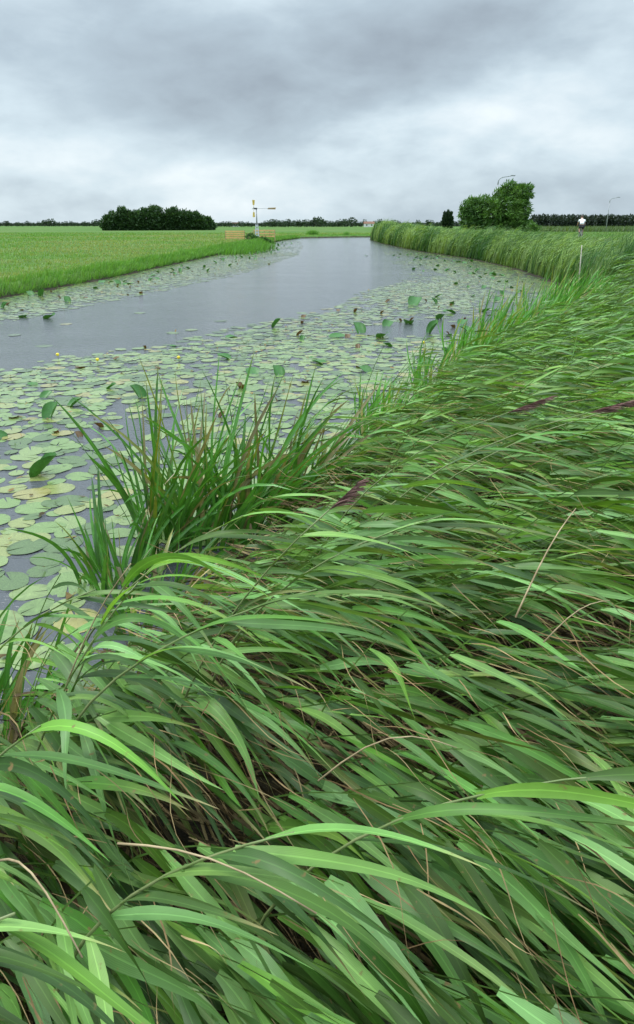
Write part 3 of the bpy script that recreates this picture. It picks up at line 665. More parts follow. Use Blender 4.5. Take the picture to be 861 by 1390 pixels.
for (n, bias, w0, w1, H0, W0) in [(9000, 1.5, 0, 1.2, 1.55, .018), (13000, 1.4, .8, 4.2, 1.40, .018)]:
    x, y, dx, dy = along(Pr, n, bias); off = R.uniform(w0, w1, n); x = x+dy*off; y = y-dx*off
    bump = 1+.15*field(x*1.0, y*.37, 1.1, 3)+.17*field(x, y*1.3, 2.2, 2)
    ztop = (1.34+.10*sstep(y, 34, 46)+.0065*(y-25)+.06*sstep(y, 36, 50)+.6*sstep(x-.385*y, 0, 1.2)*(y < 40))*bump                       # taller stands further along the bank
    H = np.maximum((ztop-np.maximum(gz(x, y), 0))*1.15, .35)*(.5+.75*R.random(n))*np.where(off > 2, .8, 1)
    Wd = np.maximum(W0, y*.00042)
    fw = field(x, y, 1.9, 0)[:, None]; wv = nrm(np.array([[.95, .1, -.05]])+fw*np.array([[-.35, .45, .35]])+R.normal(0, .2, (n, 3)))
    for rep in range(2):
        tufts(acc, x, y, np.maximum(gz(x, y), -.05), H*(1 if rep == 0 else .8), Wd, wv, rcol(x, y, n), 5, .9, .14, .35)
    # leaves streaming off the upper stems
    for rep in range(3):
        q = R.uniform(.45, .95, n); zz = np.maximum(gz(x, y), 0)+H*q*.86; xx = x+H*q*q*.30
        P = curves(np.stack([xx, y+R.normal(0, .1, n), zz], 1), np.tile([[.6, 0, .65]], (n, 1))+R.normal(0, .3, (n, 3)), R.uniform(.3, .5, n), 4, wv, np.full(n, 1.), R.uniform(.3, 1.4, n), .3)
        t = np.linspace(0, 1, 4); ribbons(acc, P, (Wd*.8)[:, None]*(np.clip(1-t, 0, 1)**.6+.05)[None], R.uniform(-1, 1, (n, 1))+0*t[None], np.repeat((rcol(x, y, n)*1.2)[:, None], 4, 1), 0)
me = acc.mesh('bank_reeds'); tag(link('bank_reeds', me, M_grass), 'tall reed fringe bent by the wind along the far right bank', 'reeds', kind='stuff'); print('bank reeds', len(me.polygons))

# left bank fringe + meadow grass
acc = Acc(); Pl = shore('l')[::-1]
n = 26000; x, y, dx, dy = along(Pl, n, 1.35); off = R.uniform(-.1, 1.3, n)**1.3; off = np.nan_to_num(off, nan=0.); x = x-dy*off; y = y+dx*off
f = sstep(R.random(n))[:, None]; c = (np.array([.09, .25, .03])*(1-f)+np.array([.16, .32, .06])*f)*R.uniform(.7, 1.15, (n, 1))
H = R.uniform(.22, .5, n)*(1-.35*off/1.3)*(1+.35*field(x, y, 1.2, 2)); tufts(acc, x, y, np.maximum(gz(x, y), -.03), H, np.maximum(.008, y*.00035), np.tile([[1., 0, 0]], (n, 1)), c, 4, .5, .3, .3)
# taller grass patches standing in the shallows near the wind pump
for (u, v, n, sx_, sy_, h) in [(335, 341, 900, 1.2, 3.5, .75), (352, 338, 900, .9, 3, .8), (320, 344, 500, 1.2, 3, .6), (424, 321, 500, .8, 1.2, 1.0), (470, 321.5, 150, .5, 1, .7), (375, 372, 0, 0, 0, 0)]:
    if not n: continue
    cx, cy, _ = px(u, v); x = cx+R.normal(0, sx_*.6, n); y = cy+R.normal(0, sy_*.6, n); c = np.array([.11, .27, .04])*R.uniform(.6, 1.2, (n, 1))
    tufts(acc, x, y, np.maximum(gz(x, y), -.03), h*R.uniform(.6, 1.1, n), np.full(n, .03), np.tile([[1., 0, 0]], (n, 1)), c, 4, .5, .2, .3)
n = 75000; y = 14+170*R.random(n)**1.7; x = np.interp(y, [0, 23, 32, 58, 85, 120, 150, 185], [-11.4, -10.2, -9.2, -7.9, -7.1, -4.6, 20, 40])-.9-R.random(n)**1.3*(y*.62+2)
ok = x > -.56*y-4; x, y = x[ok], y[ok]; n = len(x)
f = sstep(field(x*.6, y*.5, .35, 2)+.6*field(x, y, 1.1, 1)+R.normal(0, .3, n), -.5, .9)[:, None]; c = (np.array([.125, .28, .038])*(1-f)+np.array([.28, .31, .11])*f)*R.uniform(.75, 1.2, (n, 1))
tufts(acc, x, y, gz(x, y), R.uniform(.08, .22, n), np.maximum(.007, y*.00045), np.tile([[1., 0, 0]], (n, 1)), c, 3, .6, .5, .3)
# right-hand verge beyond the reeds
n = 40000; y = 20+110*R.random(n)**1.3; x = np.interp(y, [18, 23, 29, 38, 50, 66, 90], [10, 11.5, 12.6, 13.6, 13.8, 12, 11])+R.random(n)**1.2*(3+y*.38)
f = sstep(field(x, y, .5, 1)+R.normal(0, .3, n), -.8, .8)[:, None]; c = (np.array([.09, .22, .04])*(1-f)+np.array([.17, .25, .08])*f)*R.uniform(.75, 1.2, (n, 1))
tufts(acc, x, y, gz(x, y), R.uniform(.12, .36, n), np.maximum(.008, y*.0004), np.tile([[1., 0, 0]], (n, 1)), c, 4, .8, .35, .3)
me = acc.mesh('meadow_grass'); tag(link('meadow_grass', me, M_grass), 'lush green meadow grass and its taller fringe along the canal banks', 'grass', kind='stuff')

# cycle path on the dyke
pp = [(11.5, -6), (14.5, 20), (19, 42), (21.6, 58), (24.5, 80), (28.5, 110), (36, 150), (60, 230), (130, 420), (300, 800)]
V = []; Q_ = []
pv = [Vector(p) for p in pp]; fine = []
for i in range(len(pv)-1):
    k = max(2, int((pv[i+1]-pv[i]).length/3))
    for j in range(k): fine.append(pv[i].lerp(pv[i+1], j/k))
for i, p in enumerate(fine):
    d = (fine[min(i+1, len(fine)-1)]-fine[max(i-1, 0)]).normalized(); nn = Vector((d.y, -d.x))
    for s in (-1.1, -1.05, 1.05, 1.1):
        q = p+nn*s; V.append((q.x, q.y, float(gz(p.x, p.y))+(.05 if abs(s) < 1.1 else -.1)))
    if i:
        for j in range(3): a = (i-1)*4+j; Q_.append((a, a+1, a+5, a+4))
me = D.meshes.new('cycle_path'); me.from_pydata(V, [], Q_)
tag(link('cycle_path', me, simple('path_asphalt', (.06, .06, .06), (.11, .105, .10), 3, .9, .2)), kind='structure')

# ------------------------------------------------------------------ trees
def crown(acc, lobes, n, leafL, leafW, wind=(0, 0, 0), dark=(.045, .12, .022), light=(.16, .29, .06), up=.4, K=3):
    w_ = np.array([l[3]*l[4]*l[5] for l in lobes]); pick = R.choice(len(lobes), n, p=w_/w_.sum()); Lb = np.array(lobes)[pick]
    d = nrm(R.normal(size=(n, 3))); q = R.random(n)**.33; q = .35+.65*q
    # ragged surface: clumps
    rag = 1+.16*np.sin(d[:, 0]*7+pick)*np.sin(d[:, 1]*8+pick*2)+.14*np.sin(d[:, 2]*9+pick*3)
    P0 = Lb[:, :3]+d*q[:, None]*Lb[:, 3:6]*rag[:, None]
    dirn = nrm(d*.7+R.normal(0, .5, (n, 3))+np.array(wind)+np.array([0, 0, up]))
    P = curves(P0, dirn, leafL*R.uniform(.6, 1.3, n), K, nrm(dirn+np.array([[.3, 0, -.2]])), np.full(n, .5), np.full(n, .4), .3)
    t = np.linspace(0, 1, K); prof = np.interp(t, [0, .4, 1], [.5, 1, .12])
    f = R.random((n, 1))**1.5; clump = sstep(np.sin(P0[:, 0]*2.1+pick)+np.sin(P0[:, 2]*2.7+pick*1.7)+np.sin(P0[:, 1]*2), -1.5, 1.8)[:, None]
    f = .5*f+.5*clump; c = (np.array(dark)*(1-f)+np.array(light)*f)*R.uniform(.7, 1.25, (n, 1))
    ribbons(acc, P, leafW*R.uniform(.6, 1.2, (n, 1))*prof[None], R.uniform(-1.5, 1.5, (n, 1))+0*t[None], np.repeat(c[:, None], K, 1), 0)
def treeobj(name, loc, lobes, n, lL, lW, trunkH, trunkR, label, group, wind=(0, 0, 0), limbs=5, **k):
    e = empty(name, loc); tag(e, label, 'tree', group)
    a = Acc(); crown(a, lobes, n, lL, lW, wind, **k); link('crown', a.mesh('crown'), M_tree, e)
    parts = [tube([(0, 0, -.2), (.03, 0, trunkH*.5), (.08+wind[0]*.3, 0, trunkH)], [trunkR*1.25, trunkR, trunkR*.8], 8)]
    for i in range(limbs):
        l = lobes[i % len(lobes)]; end = Vector(l[:3])+Vector(R.normal(0, .3, 3).tolist()); s = Vector((.08+wind[0]*.3, 0, trunkH*.95))
        parts.append(tube([s, s.lerp(end, .5)+Vector((0, 0, .15)), end], [trunkR*.45, trunkR*.25, trunkR*.08], 6))
    link('trunk', joinmesh('trunk', parts, True), M_bark, e); return e
def gpos(u, t):      # ground point at depth t in the column u
    x, y, _ = pxt(u, 310, t); return x, y, float(gz(x, y))
s = 92/F
def L_(u, v, ru, rv, ox, oz, ry=None): return ((u-ox)*s, R.uniform(-.5, .5), (oz-v-3)*s, ru*s*.92, (ry or ru)*s, rv*s*.84)
x, y, z = gpos(686, 92)
lob = [L_(686, 283, 25, 24, 686, 322), L_(700, 268, 16, 14, 686, 322), L_(674, 277, 11, 11, 686, 322), L_(706, 288, 12, 14, 686, 322), L_(686, 262, 12, 9, 686, 322), L_(668, 295, 14, 13, 686, 322), L_(690, 300, 20, 11, 686, 322), L_(704, 303, 12, 12, 686, 322), L_(676, 306, 14, 10, 686, 322), L_(692, 307, 14, 9, 686, 322), L_(713, 271, 6, 4, 686, 322), L_(711, 260, 7, 4, 686, 322)]
treeobj('willow_tree', (x, y, z), lob, 13000, .42, .085, 1.9, .28, 'larger bushy willow blown to the right beside the cycle path', 'willows by the path', (.45, 0, 0), 8)
x, y, z = gpos(646, 94)
lob = [L_(646, 290, 18, 16, 646, 322), L_(634, 293, 13, 13, 646, 322), L_(656, 281, 11, 12, 646, 322), L_(640, 280, 9, 10, 646, 322), L_(629, 286, 8, 10, 646, 322), L_(640, 303, 15, 9, 646, 322), L_(655, 304, 12, 12, 646, 322), L_(634, 305, 10, 10, 646, 322)]
treeobj('willow_tree', (x, y, z), lob, 8500, .40, .08, 1.4, .22, 'smaller bushy willow left of the larger one', 'willows by the path', (.4, 0, 0), 6, dark=(.05, .13, .03), light=(.17, .30, .08))
# low shrub right of the willows
x, y, z = gpos(718, 110)
e = tag(empty('shrub', (x, y, z)), 'low greyish shrub at the right foot of the larger willow', 'shrub')
a = Acc(); crown(a, [(0, 0, .9, 1.1, 1, .9), (.9, 0, .7, .9, .9, .6)], 900, .35, .09); link('foliage', a.mesh('foliage'), M_tree, e)
link('stem', tubemesh('stem', [(0, 0, -.1), (.05, 0, .8)], [.06, .03], 6), M_bark, e)
# dark poplar trio
x, y, z = gpos(607, 330); s3 = 330/F
for i, (du, h, lab) in enumerate([(-4.2, 18, 'narrow dark poplar, leftmost of three close together on the horizon'), (0, 20, 'narrow dark poplar, middle one of three close together'), (4.2, 19, 'narrow dark poplar, rightmost of three close together')]):
    hh = h*s3; treeobj('poplar_tree', (x+du*s3, y, z), [(0, 0, hh*.55, 2.3*s3, 2.3*s3, hh*.5), (0, 0, hh*.4, 2.6*s3, 2.6*s3, hh*.36)], 1000, .9, .35, hh*.3, .2, lab, 'three poplars on the horizon', limbs=2, dark=(.02, .045, .02), light=(.045, .08, .035), up=1.2)
# grove on the left
T = 250; sg = T/F
tops = [(146, 296), (155, 292), (165, 287), (176, 290), (187, 291), (197, 288), (207, 285), (218, 286), (228, 289), (238, 286), (247, 290), (256, 290), (265, 292), (273, 295), (280, 298)]
gm = []
for i, (u, v) in enumerate(tops):
    for row in (0, 1):
        if row == 1 and i % 2: continue
        x, y, z = gpos(u+row*4+R.uniform(-1, 1), T*.955+row*7+R.uniform(-1, 1)+(i*1.2)); h = (313.5-v+row)*sg; wv = R.uniform(6, 8.5)*sg
        nl = [(R.uniform(-.8, .8), R.uniform(-.8, .8), h*.62, wv, wv, h*.40), (R.uniform(-1, 1), 0, h*.30, wv*1.1, wv, h*.30), (0, 0, h*.2, wv*1.15, wv, h*.2), (R.uniform(-1, 1), 0, h*.83, wv*.55, wv*.5, h*.17)]
        if row == 0: lab = 'dark broad-leaved tree in the front row of the isolated grove on the left meadow'; g = 'grove front row'
        else: lab = 'dark tree behind the front row of the isolated grove'; g = 'grove back row'
        treeobj('grove_tree', (x, y, z), nl, 1500, .8, .27, h*.35, .22, lab, g, limbs=3, dark=(.025, .065, .02), light=(.06, .12, .035))
# distant single trees on the horizon
vt = []
for k in range(5):
    h = R.uniform(6, 9); a = Acc(); wv = R.uniform(2.6, 4)
    crown(a, [(0, 0, h*.6, wv, wv, h*.38), (R.uniform(-1, 1), 0, h*.4, wv*1.15, wv, h*.34)], 260, 1.3, .55, (0, 0, 0), (.02, .045, .02), (.045, .08, .035))
    tm = joinmesh('trunk', [tube([(0, 0, -.3), (0, 0, h*.5)], [.3, .2], 6)]); tm.materials.append(M_bark)
    vt.append((a.mesh('crown'), tm, h))
    vt[-1][0].materials.append(M_tree)
def far_tree(u, t, hp, group, label):
    cm, tm, h = vt[int(R.integers(5))]; x, y, z = gpos(u, t); sc = hp*t/F/h
    e = empty('distant_tree', (x, y, z), R.uniform(0, 6.28)); e.scale = (sc*R.uniform(.9, 1.3), sc, sc); tag(e, label, 'tree', group)
    link('crown', cm, None, e); link('trunk', tm, None, e)
us = np.r_[np.arange(287, 345, 4.2), np.arange(356, 486, 4.4), np.arange(489, 600, 6.5)]
for u in us:
    if 498 < u < 500: continue
    mid = 356 < u < 486; hp = R.uniform(5.5, 8.5) if mid else R.uniform(4, 6.5)
    if 425 < u < 437 or 475 < u < 483: hp = R.uniform(9.5, 11)
    if u > 488: hp = R.uniform(3.5, 8.5)
    far_tree(u+R.uniform(-1, 1), 620+R.uniform(-30, 60), hp+1, 'distant trees on the middle horizon', 'small dark tree in the distant line between the grove and the poplars')
for u in np.r_[np.arange(2, 138, 5.0)]:
    far_tree(u+R.uniform(-1.5, 1.5), 850+R.uniform(-30, 60), R.uniform(3.0, 5.5)+(2.5 if 60 < u < 75 or u > 125 else 0)+1.2, 'distant trees on the left horizon', 'tiny tree on the hazy horizon left of the grove')
# far woods (read as one mass)
acc = Acc()
for (u0, u1, t, hp, dens) in [(722, 900, 430, 14.5, 4.0), (-60, 140, 1150, 3.4, 1.5), (280, 620, 1000, 3.8, 1.5), (600, 730, 700, 6, 1.5)]:
    w_ = (u1-u0)*t/F; h = hp*t/F; k = int(w_/(h*.2)); 
    for i in range(k):
        u = u0+(u1-u0)*(i+R.random())/k; x, y, z = gpos(u, t+R.uniform(-10, 14)); hh = h*R.uniform(.9, 1.07)
        crown(acc, [(x, y, z+hh*.55, hh*.36, hh*.36, hh*.45), (x+R.uniform(-1, 1), y, z+hh*.3, hh*.4, hh*.36, hh*.34)], int(110*dens), h*.17, h*.07, (0, 0, 0), (.028, .045, .032), (.045, .065, .042))
tag(link('distant_woodland', acc.mesh('distant_woodland'), M_tree), 'long dark belts of woodland along the horizon', 'woodland', kind='stuff')
# low pale hedge line in front of the right-hand wood
acc = Acc(); n = 5000; u = R.uniform(715, 880, n); t_ = R.uniform(170, 240, n); x = (u-430.5)/F*t_; y = t_*1.062
c = (np.array([.06, .11, .035])+np.array([.06, .06, .03])*R.random((n, 1))); tufts(acc, x, y, gz(x, y), R.uniform(.8, 1.6, n), np.full(n, .12), np.tile([[1., 0, 0]], (n, 1)), c, 3, .4, .3, .2)
tag(link('rough_grass', acc.mesh('rough_grass'), M_grass), 'belt of rough grass and rushes below the right-hand wood', 'grass', kind='stuff')

# ------------------------------------------------------------------ lamp posts
M_galv = simple('galvanised_steel', (.28, .29, .30), (.38, .39, .40), 5, .5, .5, .3)
M_dark = simple('dark_steel', (.05, .05, .05), (.08, .08, .08), 6, .5)
def lamp(u, v, t, label):
    x, y, z = gpos(u, t); H = pxt(u, v, t)[2]-z; e = empty('street_lamp', (x, y, z)); tag(e, label, 'street lamp', 'street lamps along the road')
    link('pole', tubemesh('pole', [(0, 0, -.3), (0, 0, H*.5), (.02, 0, H-1.1)], [.12, .10, .08], 10), M_galv, e)
    arc = [(.02, 0, H-1.1), (.05, 0, H-.6), (.3, 0, H-.22), (.8, 0, H-.08), (1.5, 0, H+.02), (1.9, 0, H+.08)]
    link('arm', tubemesh('arm', arc, [.08, .075, .07, .065, .06, .05], 8), M_galv, e)
    bm = bmesh.new(); bmesh.ops.create_cube(bm, size=1)
    for vv in bm.verts: vv.co.x = 2.15+vv.co.x*.62; vv.co.y *= .24*(1 if vv.co.x < 2.2 else .6); vv.co.z = H+.12+vv.co.z*(.13 if vv.co.x < 2.2 else .08)
    bmesh.ops.bevel(bm, geom=bm.edges[:], offset=.02, segments=2)
    me = D.meshes.new('lamp_head'); bm.to_mesh(me); bm.free(); hd = link('lamp_head', me, M_galv, e)
    link('lens', joinmesh('lens', [box((2.2, 0, H+.05), (.38, .16, .03))]), M_dark, hd)
lamp(671, 241, 104, 'tall grey street lamp rising behind the larger willow')
lamp(823, 269, 175, 'grey street lamp standing alone above the wood at the right')

# ------------------------------------------------------------------ wind pump and fences
M_wood = simple('fresh_timber', (.62, .36, .14), (.75, .47, .20), 2.5, .7, bump=.2)
M_post = simple('post_timber', (.30, .22, .13), (.42, .31, .19), 3, .8)
M_pale = simple('pale_paint', (.45, .47, .50), (.58, .60, .62), 4, .5)
M_gold = simple('yellow_paint', (.55, .38, .06), (.68, .50, .12), 5, .5)
M_redbr = simple('tail_paint', (.42, .26, .07), (.5, .32, .10), 6, .5)
sw = 88/F
X0, Y0, Z0 = gpos(349, 88)
e = tag(empty('wind_pump', (X0, Y0, Z0)), 'small meadow wind pump with pale tapering tower and long tail vane', 'windmill')
H = pxt(349, 284, 88)[2]-Z0
parts = []
for sx_, sy_ in ((-1, -1), (1, -1), (1, 1), (-1, 1)):
    parts.append(tube([(sx_*.26, sy_*.26, -.2), (sx_*.12, sy_*.12, H*.52)], [.05, .045], 6))
for k in range(5):
    zq = H*.52*(k+.5)/5; r = .26-.14*(k+.5)/5; parts += [box((0, -r, zq), (2*r, .03, .20)), box((0, r, zq), (2*r, .03, .20)), box((-r, 0, zq), (.03, 2*r, .20)), box((r, 0, zq), (.03, 2*r, .20))]
link('tower', joinmesh('tower', parts), M_pale, e)
link('mast', tubemesh('mast', [(0, 0, H*.45), (0, 0, H+.05)], [.09, .055], 10), M_galv, e)
hub = link('gear_head', joinmesh('gear_head', [box((-.08, 0, H+.06), (.34, .2, .18)), tube([(-.24, 0, H+.06), (-.36, 0, H+.06)], [.07, .05], 8)]), M_dark, e)
for k in range(4):
    a = rad(88+90*k); c, s_ = math.cos(a), math.sin(a); q = []
    rot = Matrix.Rotation(-a, 3, 'X'); tw = rot @ Matrix.Rotation(rad(38), 3, 'Y')
    def rp(r): return Vector((-.34, 0, H+.06))+Vector((0, c*r, s_*r))
    arm = tube([rp(.02), rp(.95)], [.022, .018], 6)
    b0, b1 = rp(.42), rp(1.0); d = (b1-b0).normalized(); side = Vector((math.cos(rad(40)), 0, 0))+d.cross(Vector((1, 0, 0)))*math.sin(rad(40)); nn = side.cross(d)*.012
    w0, w1 = .13, .19
    vs = [b0-side*w0, b0+side*w0, b1+side*w1, b1-side*w1]; vs = [v_+nn for v_ in vs]+[v_-nn for v_ in vs]
    me = joinmesh('blade', [(vs, [(0, 1, 2, 3), (7, 6, 5, 4), (0, 4, 5, 1), (1, 5, 6, 2), (2, 6, 7, 3), (3, 7, 4, 0)]), arm])
    link('blade', me, M_gold if k in (0, 2) else M_pale, hub)
link('tail_boom', tubemesh('tail_boom', [(.08, 0, H+.06), (2.3, .1, H+.08)], [.022, .018], 6), M_galv, e)
link('tail_vane', joinmesh('tail_vane', [([(1.35, .1, H-.02), (2.35, .12, H-.04), (2.42, .12, H+.19), (1.45, .1, H+.15), (1.35, .13, H-.02), (2.35, .15, H-.04), (2.42, .15, H+.19), (1.45, .13, H+.15)],
     [(0, 1, 2, 3), (7, 6, 5, 4), (0, 4, 5, 1), (1, 5, 6, 2), (2, 6, 7, 3), (3, 7, 4, 0)])]), M_redbr, e)
def fence(u0, u1, t, nb, vt_, label, posts):
    a = gpos(u0, t); b_ = gpos(u1, t); e = tag(empty('timber_fence', a), label, 'fence', 'timber fences round the wind pump')
    Wd = b_[0]-a[0]; Ht = pxt(u0, vt_, t)[2]-a[2]
    bh = .17
    for k in range(nb):
        zq = Ht-.1-k*(Ht-.15)/nb; link('rail', joinmesh('rail', [box((Wd/2, -.06, zq), (Wd, .035, bh))]), M_wood, e)
    for k in range(posts): link('post', joinmesh('post', [box((Wd*k/(posts-1), 0, Ht/2-.1), (.11, .075, Ht+.25))]), M_post, e)
fence(306, 331.5, 90, 4, 313, 'low orange timber fence left of the wind pump', 4)
fence(345, 373, 94, 3, 312, 'low timber fence with tall posts right of the wind pump', 5)
x, y, z = gpos(340, 89)
e = tag(empty('sluice_frame', (x, y, z)), 'weathered leaning timber frame between fence and wind pump', 'frame')
link('brace', joinmesh('brace', [tube([(-.6, 0, 0), (.35, 0, 1.15)], [.05, .04], 6), tube([(-.3, 0, -.1), (-.3, 0, .9)], [.05, .05], 6)]), M_post, e)
link('crossbar', joinmesh('crossbar', [box((-.1, 0, .75), (.9, .05, .08))]), M_post, e)
for i, (u, t, r, lab) in enumerate([(341, 86, .55, 'dark green shrub at the left foot of the wind pump'), (357, 86, .45, 'low green shrub in front of the right fence'), (366, 86, .38, 'smallest green shrub by the right fence end')]):
    x, y, z = gpos(u, t); e = tag(empty('shrub', (x, y, z)), lab, 'shrub', 'shrubs round the wind pump'); a = Acc()
    crown(a, [(0, 0, r*.7, r*1.3, r, r*.8), (r, 0, r*.5, r, r, r*.5)], 900, .16, .05, dark=(.03, .09, .02), light=(.08, .18, .04)); link('foliage', a.mesh('foliage'), M_tree, e)
    link('stem', tubemesh('stem', [(0, 0, -.1), (0, 0, r*.8)], [.04, .02], 6), M_bark, e)

# tiny farm buildings far away
M_wall = simple('white_render', (.62, .62, .60), (.72, .72, .70), 1, .8); M_roof = simple('roof_tile', (.16, .08, .05), (.22, .11, .07), 1, .8)
M_win = simple('dark_glass', (.03, .035, .04), (.04, .045, .05), 1, .2)
for (u, t, W_, lab) in [(320, 700, 7, 'tiny white farmhouse on the horizon behind the left fence'), (501, 560, 8, 'tiny pale farm shed on the horizon left of the reeds')]:
    x, y, z = gpos(u, t); e = tag(empty('farmhouse', (x, y, z)), lab, 'house')
    link('wall', joinmesh('wall', [box((0, 0, 1.1), (W_, 5, 2.8))]), M_wall, e)
    link('roof', joinmesh('roof', [([(-W_/2-.3, -2.8, 2.4), (W_/2+.3, -2.8, 2.4), (W_/2+.3, 2.8, 2.4), (-W_/2-.3, 2.8, 2.4), (-W_/2-.3, 0, 4.1), (W_/2+.3, 0, 4.1)], [(0, 1, 5, 4), (2, 3, 4, 5), (1, 2, 5), (3, 0, 4), (3, 2, 1, 0)])]), M_roof, e)
    for k in (-1, 1): link('window', joinmesh('window', [box((k*W_*.25, -2.52, 1.4), (1, .06, 1))]), M_win, e)

# ------------------------------------------------------------------ mud bank with yellowing sedge
x, y, _ = px(707, 358); bm = bmesh.new(); bmesh.ops.create_icosphere(bm, subdivisions=3, radius=1)
for v_ in bm.verts: c_ = v_.co; k = 1+.15*math.sin(c_.x*5)*math.cos(c_.y*6+1); v_.co = (c_.x*.75*k, c_.y*.4*k, max(c_.z, -.4)*.28*k)
me = D.meshes.new('mud_mound'); bm.to_mesh(me); bm.free(); tag(link('mud_mound', me, simple('mud', (.09, .04, .025), (.17, .08, .05), 4, .9, bump=.6), None, (x, y, .06)), 'reddish brown lump of earth at the water edge under the far reeds', 'mound')
sedge(x+.2, y+.3, 90, .6, .4, 1.5, 'yellow-green arching clump growing from the brown earth at the far bank', .1, .03, 1.0, 2.2, z=.05, K=7, grp='', name='sedge_clump')

# ------------------------------------------------------------------ cyclists
M_skin = simple('skin', (.50, .28, .20), (.56, .33, .24), 8, .5); M_white = simple('white_jersey', (.74, .76, .78), (.82, .83, .84), 4, .8)
M_black = simple('black_cloth', (.015, .015, .018), (.03, .03, .034), 8, .8); M_hair = simple('dark_hair', (.06, .04, .03), (.10, .07, .05), 40, .7)
M_rub = simple('tyre_rubber', (.02, .02, .02), (.035, .035, .035), 20, .8); M_frame = simple('frame_paint', (.12, .13, .15), (.18, .19, .21), 5, .35)
M_pink = simple('dusky_trousers', (.34, .22, .2), (.42, .28, .25), 6, .8)
def skin(name, verts, edges, radii, m, parent, lvl=2):
    me = D.meshes.new(name); me.from_pydata(verts, edges, []); o = link(name, me, m, parent)
    md = o.modifiers.new('skin', 'SKIN'); me.skin_vertices[0].data  # layer exists with the modifier
    for i, r in enumerate(radii):
        me.skin_vertices[0].data[i].radius = (r, r) if isinstance(r, (int, float)) else r
    me.skin_vertices[0].data[0].use_root = True
    md.use_smooth_shade = True
    sb = o.modifiers.new('sub', 'SUBSURF'); sb.levels = lvl; sb.render_levels = lvl; return o
def bicycle(loc, rz, label):
    e = tag(empty('bicycle', loc, rz), label, 'bicycle', 'bicycles on the path')
    for yy in (-.52, .52):
        rim = [(0, yy+.31*math.sin(a), .34+.31*math.cos(a)) for a in np.linspace(0, 2*math.pi, 25)]; ty = [(0, yy+.335*math.sin(a), .34+.335*math.cos(a)) for a in np.linspace(0, 2*math.pi, 25)]
        wl = link('wheel', joinmesh('wheel', [tube([(0, yy, .34), (0, yy+.31*math.sin(a), .34+.31*math.cos(a))], [.002, .002], 4) for a in np.linspace(0, 2*math.pi, 17)[:-1]]+[tube([(-.04, yy, .34), (.04, yy, .34)], [.025, .025], 8)]), M_galv, e)
        link('tyre', joinmesh('tyre', [tube(ty, [.02]*25, 8)], True), M_rub, wl); link('rim', joinmesh('rim', [tube(rim, [.01]*25, 6)], True), M_galv, wl)
    BB, ST, HD, HB = (0, -.08, .30), (0, -.22, .80), (0, .36, .82), (0, .40, .66)
    T_ = lambda a, b_, r=.016: tube([a, b_], [r, r], 8)
    link('frame', joinmesh('frame', [T_(BB, ST), T_(ST, HD), T_(BB, HB), T_(HD, HB, .02), T_(BB, (-.03, -.52, .34), .01), T_(BB, (.03, -.52, .34), .01), T_(ST, (-.03, -.52, .34), .008), T_(ST, (.03, -.52, .34), .008), T_(HB, (-.03, .52, .34), .012), T_(HB, (.03, .52, .34), .012)]), M_frame, e)
    link('handlebar', joinmesh('handlebar', [T_(HD, (0, .38, .96)), tube([(-.26, .36, .98), (-.1, .42, .97), (.1, .42, .97), (.26, .36, .98)], [.013]*4, 8)]), M_dark, e)
    bm = bmesh.new(); bmesh.ops.create_icosphere(bm, subdivisions=2, radius=1)
    for v_ in bm.verts: f = .5+.5*max(0, min(1, (.3-v_.co.y))); v_.co = (v_.co.x*.08*f, v_.co.y*.14-.24, .93+v_.co.z*.03)
    me = D.meshes.new('saddle'); bm.to_mesh(me); bm.free(); link('saddle', me, M_dark, e); link('seat_post', joinmesh('seat_post', [T_(ST, (0, -.24, .92), .013)]), M_galv, e)
    for sd_ in (-1, 1): link('pedal', joinmesh('pedal', [T_((sd_*.05, -.08, .30), (sd_*.07, -.08+sd_*.02, .30-sd_*.16), .01), box((sd_*.12, -.08+sd_*.02, .30-sd_*.17), (.09, .08, .02))]), M_dark, e)
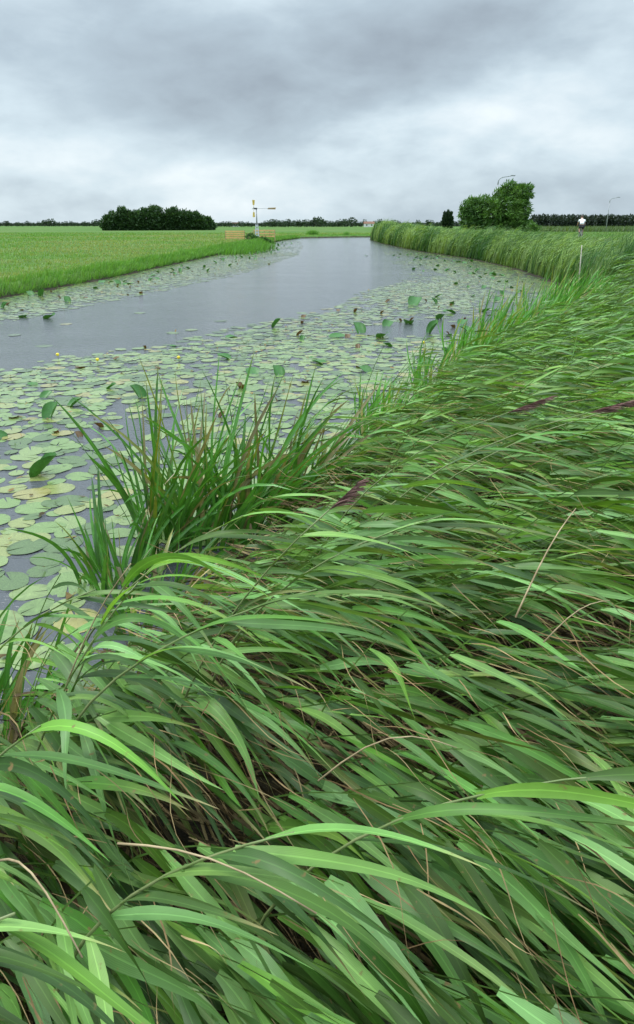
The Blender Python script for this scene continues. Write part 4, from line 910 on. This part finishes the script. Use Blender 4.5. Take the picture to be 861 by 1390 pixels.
def rider(loc, rz, label, shirt, lower, long_legs=False):
    e = tag(empty('person', loc, rz), label, 'person', 'riders on the path')
    hip, ch, nk = (0, -.20, 1.02), (0, .06, 1.36), (0, .16, 1.50)
    A = [hip, (0, -.10, 1.18), ch, nk, (0, .21, 1.58), (0, .24, 1.68)]
    rr = [(.16, .12), (.135, .10), (.165, .115), .055, (.085, .10), (.075, .085)]
    E = [(0, 1), (1, 2), (2, 3), (3, 4), (4, 5)]
    def limb(start, pts, rs):
        p = start
        for q, r in zip(pts, rs): A.append(q); rr.append(r); E.append((p, len(A)-1)); p = len(A)-1
        return p
    arms, legs = [], []
    for s_ in (-1, 1):
        kz = .64 if s_ < 0 else .50; fz = .46 if s_ < 0 else .13
        w_ = limb(2, [(s_*.19, .08, 1.38), (s_*.25, .19, 1.18), (s_*.25, .34, 1.03)], [.06, .045, .034])
        limb(w_, [(s_*.25, .39, 1.0)], [.04])
        for f_ in range(4): limb(w_+1, [(s_*(.225+.018*f_), .43, .99), (s_*(.225+.018*f_), .44, .965)], [.009, .008])
        limb(w_+1, [(s_*.215, .39, .985)], [.010])
        limb(0, [(s_*.09, -.14, .98), (s_*.12, .12, kz+.12 if s_ < 0 else .62), (s_*.12, -.06 if s_ < 0 else -.1, fz+.06)], [.095, .062, .04])
        limb(len(A)-1, [(s_*.12, -.08+.13, fz-.02)], [.035])
    skin('body', A, E, rr, M_skin, e)
    skin('shirt', [(0, -.2, 1.06), (0, -.1, 1.19), (0, .06, 1.37), (0, .13, 1.46), (-.2, .08, 1.38), (-.245, .15, 1.25), (.2, .08, 1.38), (.245, .15, 1.25)], [(0, 1), (1, 2), (2, 3), (2, 4), (4, 5), (2, 6), (6, 7)],
         [(.185, .14), (.165, .125), (.19, .135), .085, .082, .066, .082, .066], shirt, e)
    lg = [(0, -.20, 1.03), (-.10, -.13, .98), (-.12, .06, .82), (.10, -.13, .97), (.12, .06, .72)]; ed = [(0, 1), (1, 2), (0, 3), (3, 4)]; rd = [(.185, .15), .115, .085, .115, .085]
    if long_legs: lg += [(-.12, -.05, .55), (.12, -.09, .25)]; ed += [(2, 5), (4, 6)]; rd += [.06, .06]
    skin('trousers' if long_legs else 'shorts', lg, ed, rd, lower, e)
    bm = bmesh.new(); bmesh.ops.create_icosphere(bm, subdivisions=3, radius=1)
    for v_ in list(bm.verts):
        if v_.co.z < -.35 or (v_.co.y > .55 and v_.co.z < .3): bm.verts.remove(v_)
    for v_ in bm.verts: v_.co = (v_.co.x*.095, .215+v_.co.y*.115, 1.66+v_.co.z*.115)
    me = D.meshes.new('hair'); bm.to_mesh(me); bm.free(); link('hair', me, M_hair, e)
    f_ = []
    for s_ in (-1, 1): f_ += [box((s_*.035, .325, 1.66), (.024, .012, .012)), box((s_*.088, .23, 1.64), (.02, .04, .055))]
    link('face_features', joinmesh('face_features', f_+[box((0, .335, 1.63), (.022, .03, .04)), box((0, .318, 1.585), (.045, .012, .01))]), M_skin, e)
    for s_, fz, fy in ((-1, .46, .02), (1, .13, -.02)):
        bm = bmesh.new(); bmesh.ops.create_icosphere(bm, subdivisions=2, radius=1)
        for v_ in bm.verts: v_.co = (s_*.12+v_.co.x*.05, fy+v_.co.y*.14, fz+max(v_.co.z, -.6)*.055)
        me = D.meshes.new('shoe'); bm.to_mesh(me); bm.free(); link('shoe', me, M_dark, e)
    return e
t = 55; x, y, _ = pxt(788, 320, t); z = float(gz(x, y))+.055
bicycle((x, y, z), -.18, 'bicycle ridden away along the dyke by the person in white'); rider((x, y, z), -.18, 'cyclist in a white jersey and black shorts seen from behind', M_white, M_black)
t = 112
for u, lab, lab2 in ((698.5, 'far rider in dark clothes, left of a pair beside the willow', 'bicycle under the left far rider beside the willow'), (703.8, 'far rider in dark clothes, right of a pair beside the willow', 'bicycle under the right far rider beside the willow')):
    x, y, _ = pxt(u, 312, t); z = float(gz(x, y))+.05
    bicycle((x, y, z), -.25, lab2); rider((x, y, z), -.25, lab, M_black, M_pink, True)

# ------------------------------------------------------------------ haze
HZ = False
if HZ:
    me = joinmesh('haze', [box((0, 2900, 19), (12000, 7000, 42))]); m = D.materials.new('haze'); m.use_nodes = True; nt3 = m.node_tree
    nt3.nodes.remove(nt3.nodes['Principled BSDF']); pv_ = nt3.nodes.new('ShaderNodeVolumePrincipled'); pv_.inputs['Color'].default_value = (.85, .9, .97, 1); pv_.inputs['Density'].default_value = .00035
    nt3.links.new(pv_.outputs[0], nt3.nodes['Material Output'].inputs['Volume']); tag(link('haze', me, m), 'faint blue haze over the polder', 'haze', kind='stuff')
for o in D.objects:
    if 'group' in o and not o['group']: del o['group']
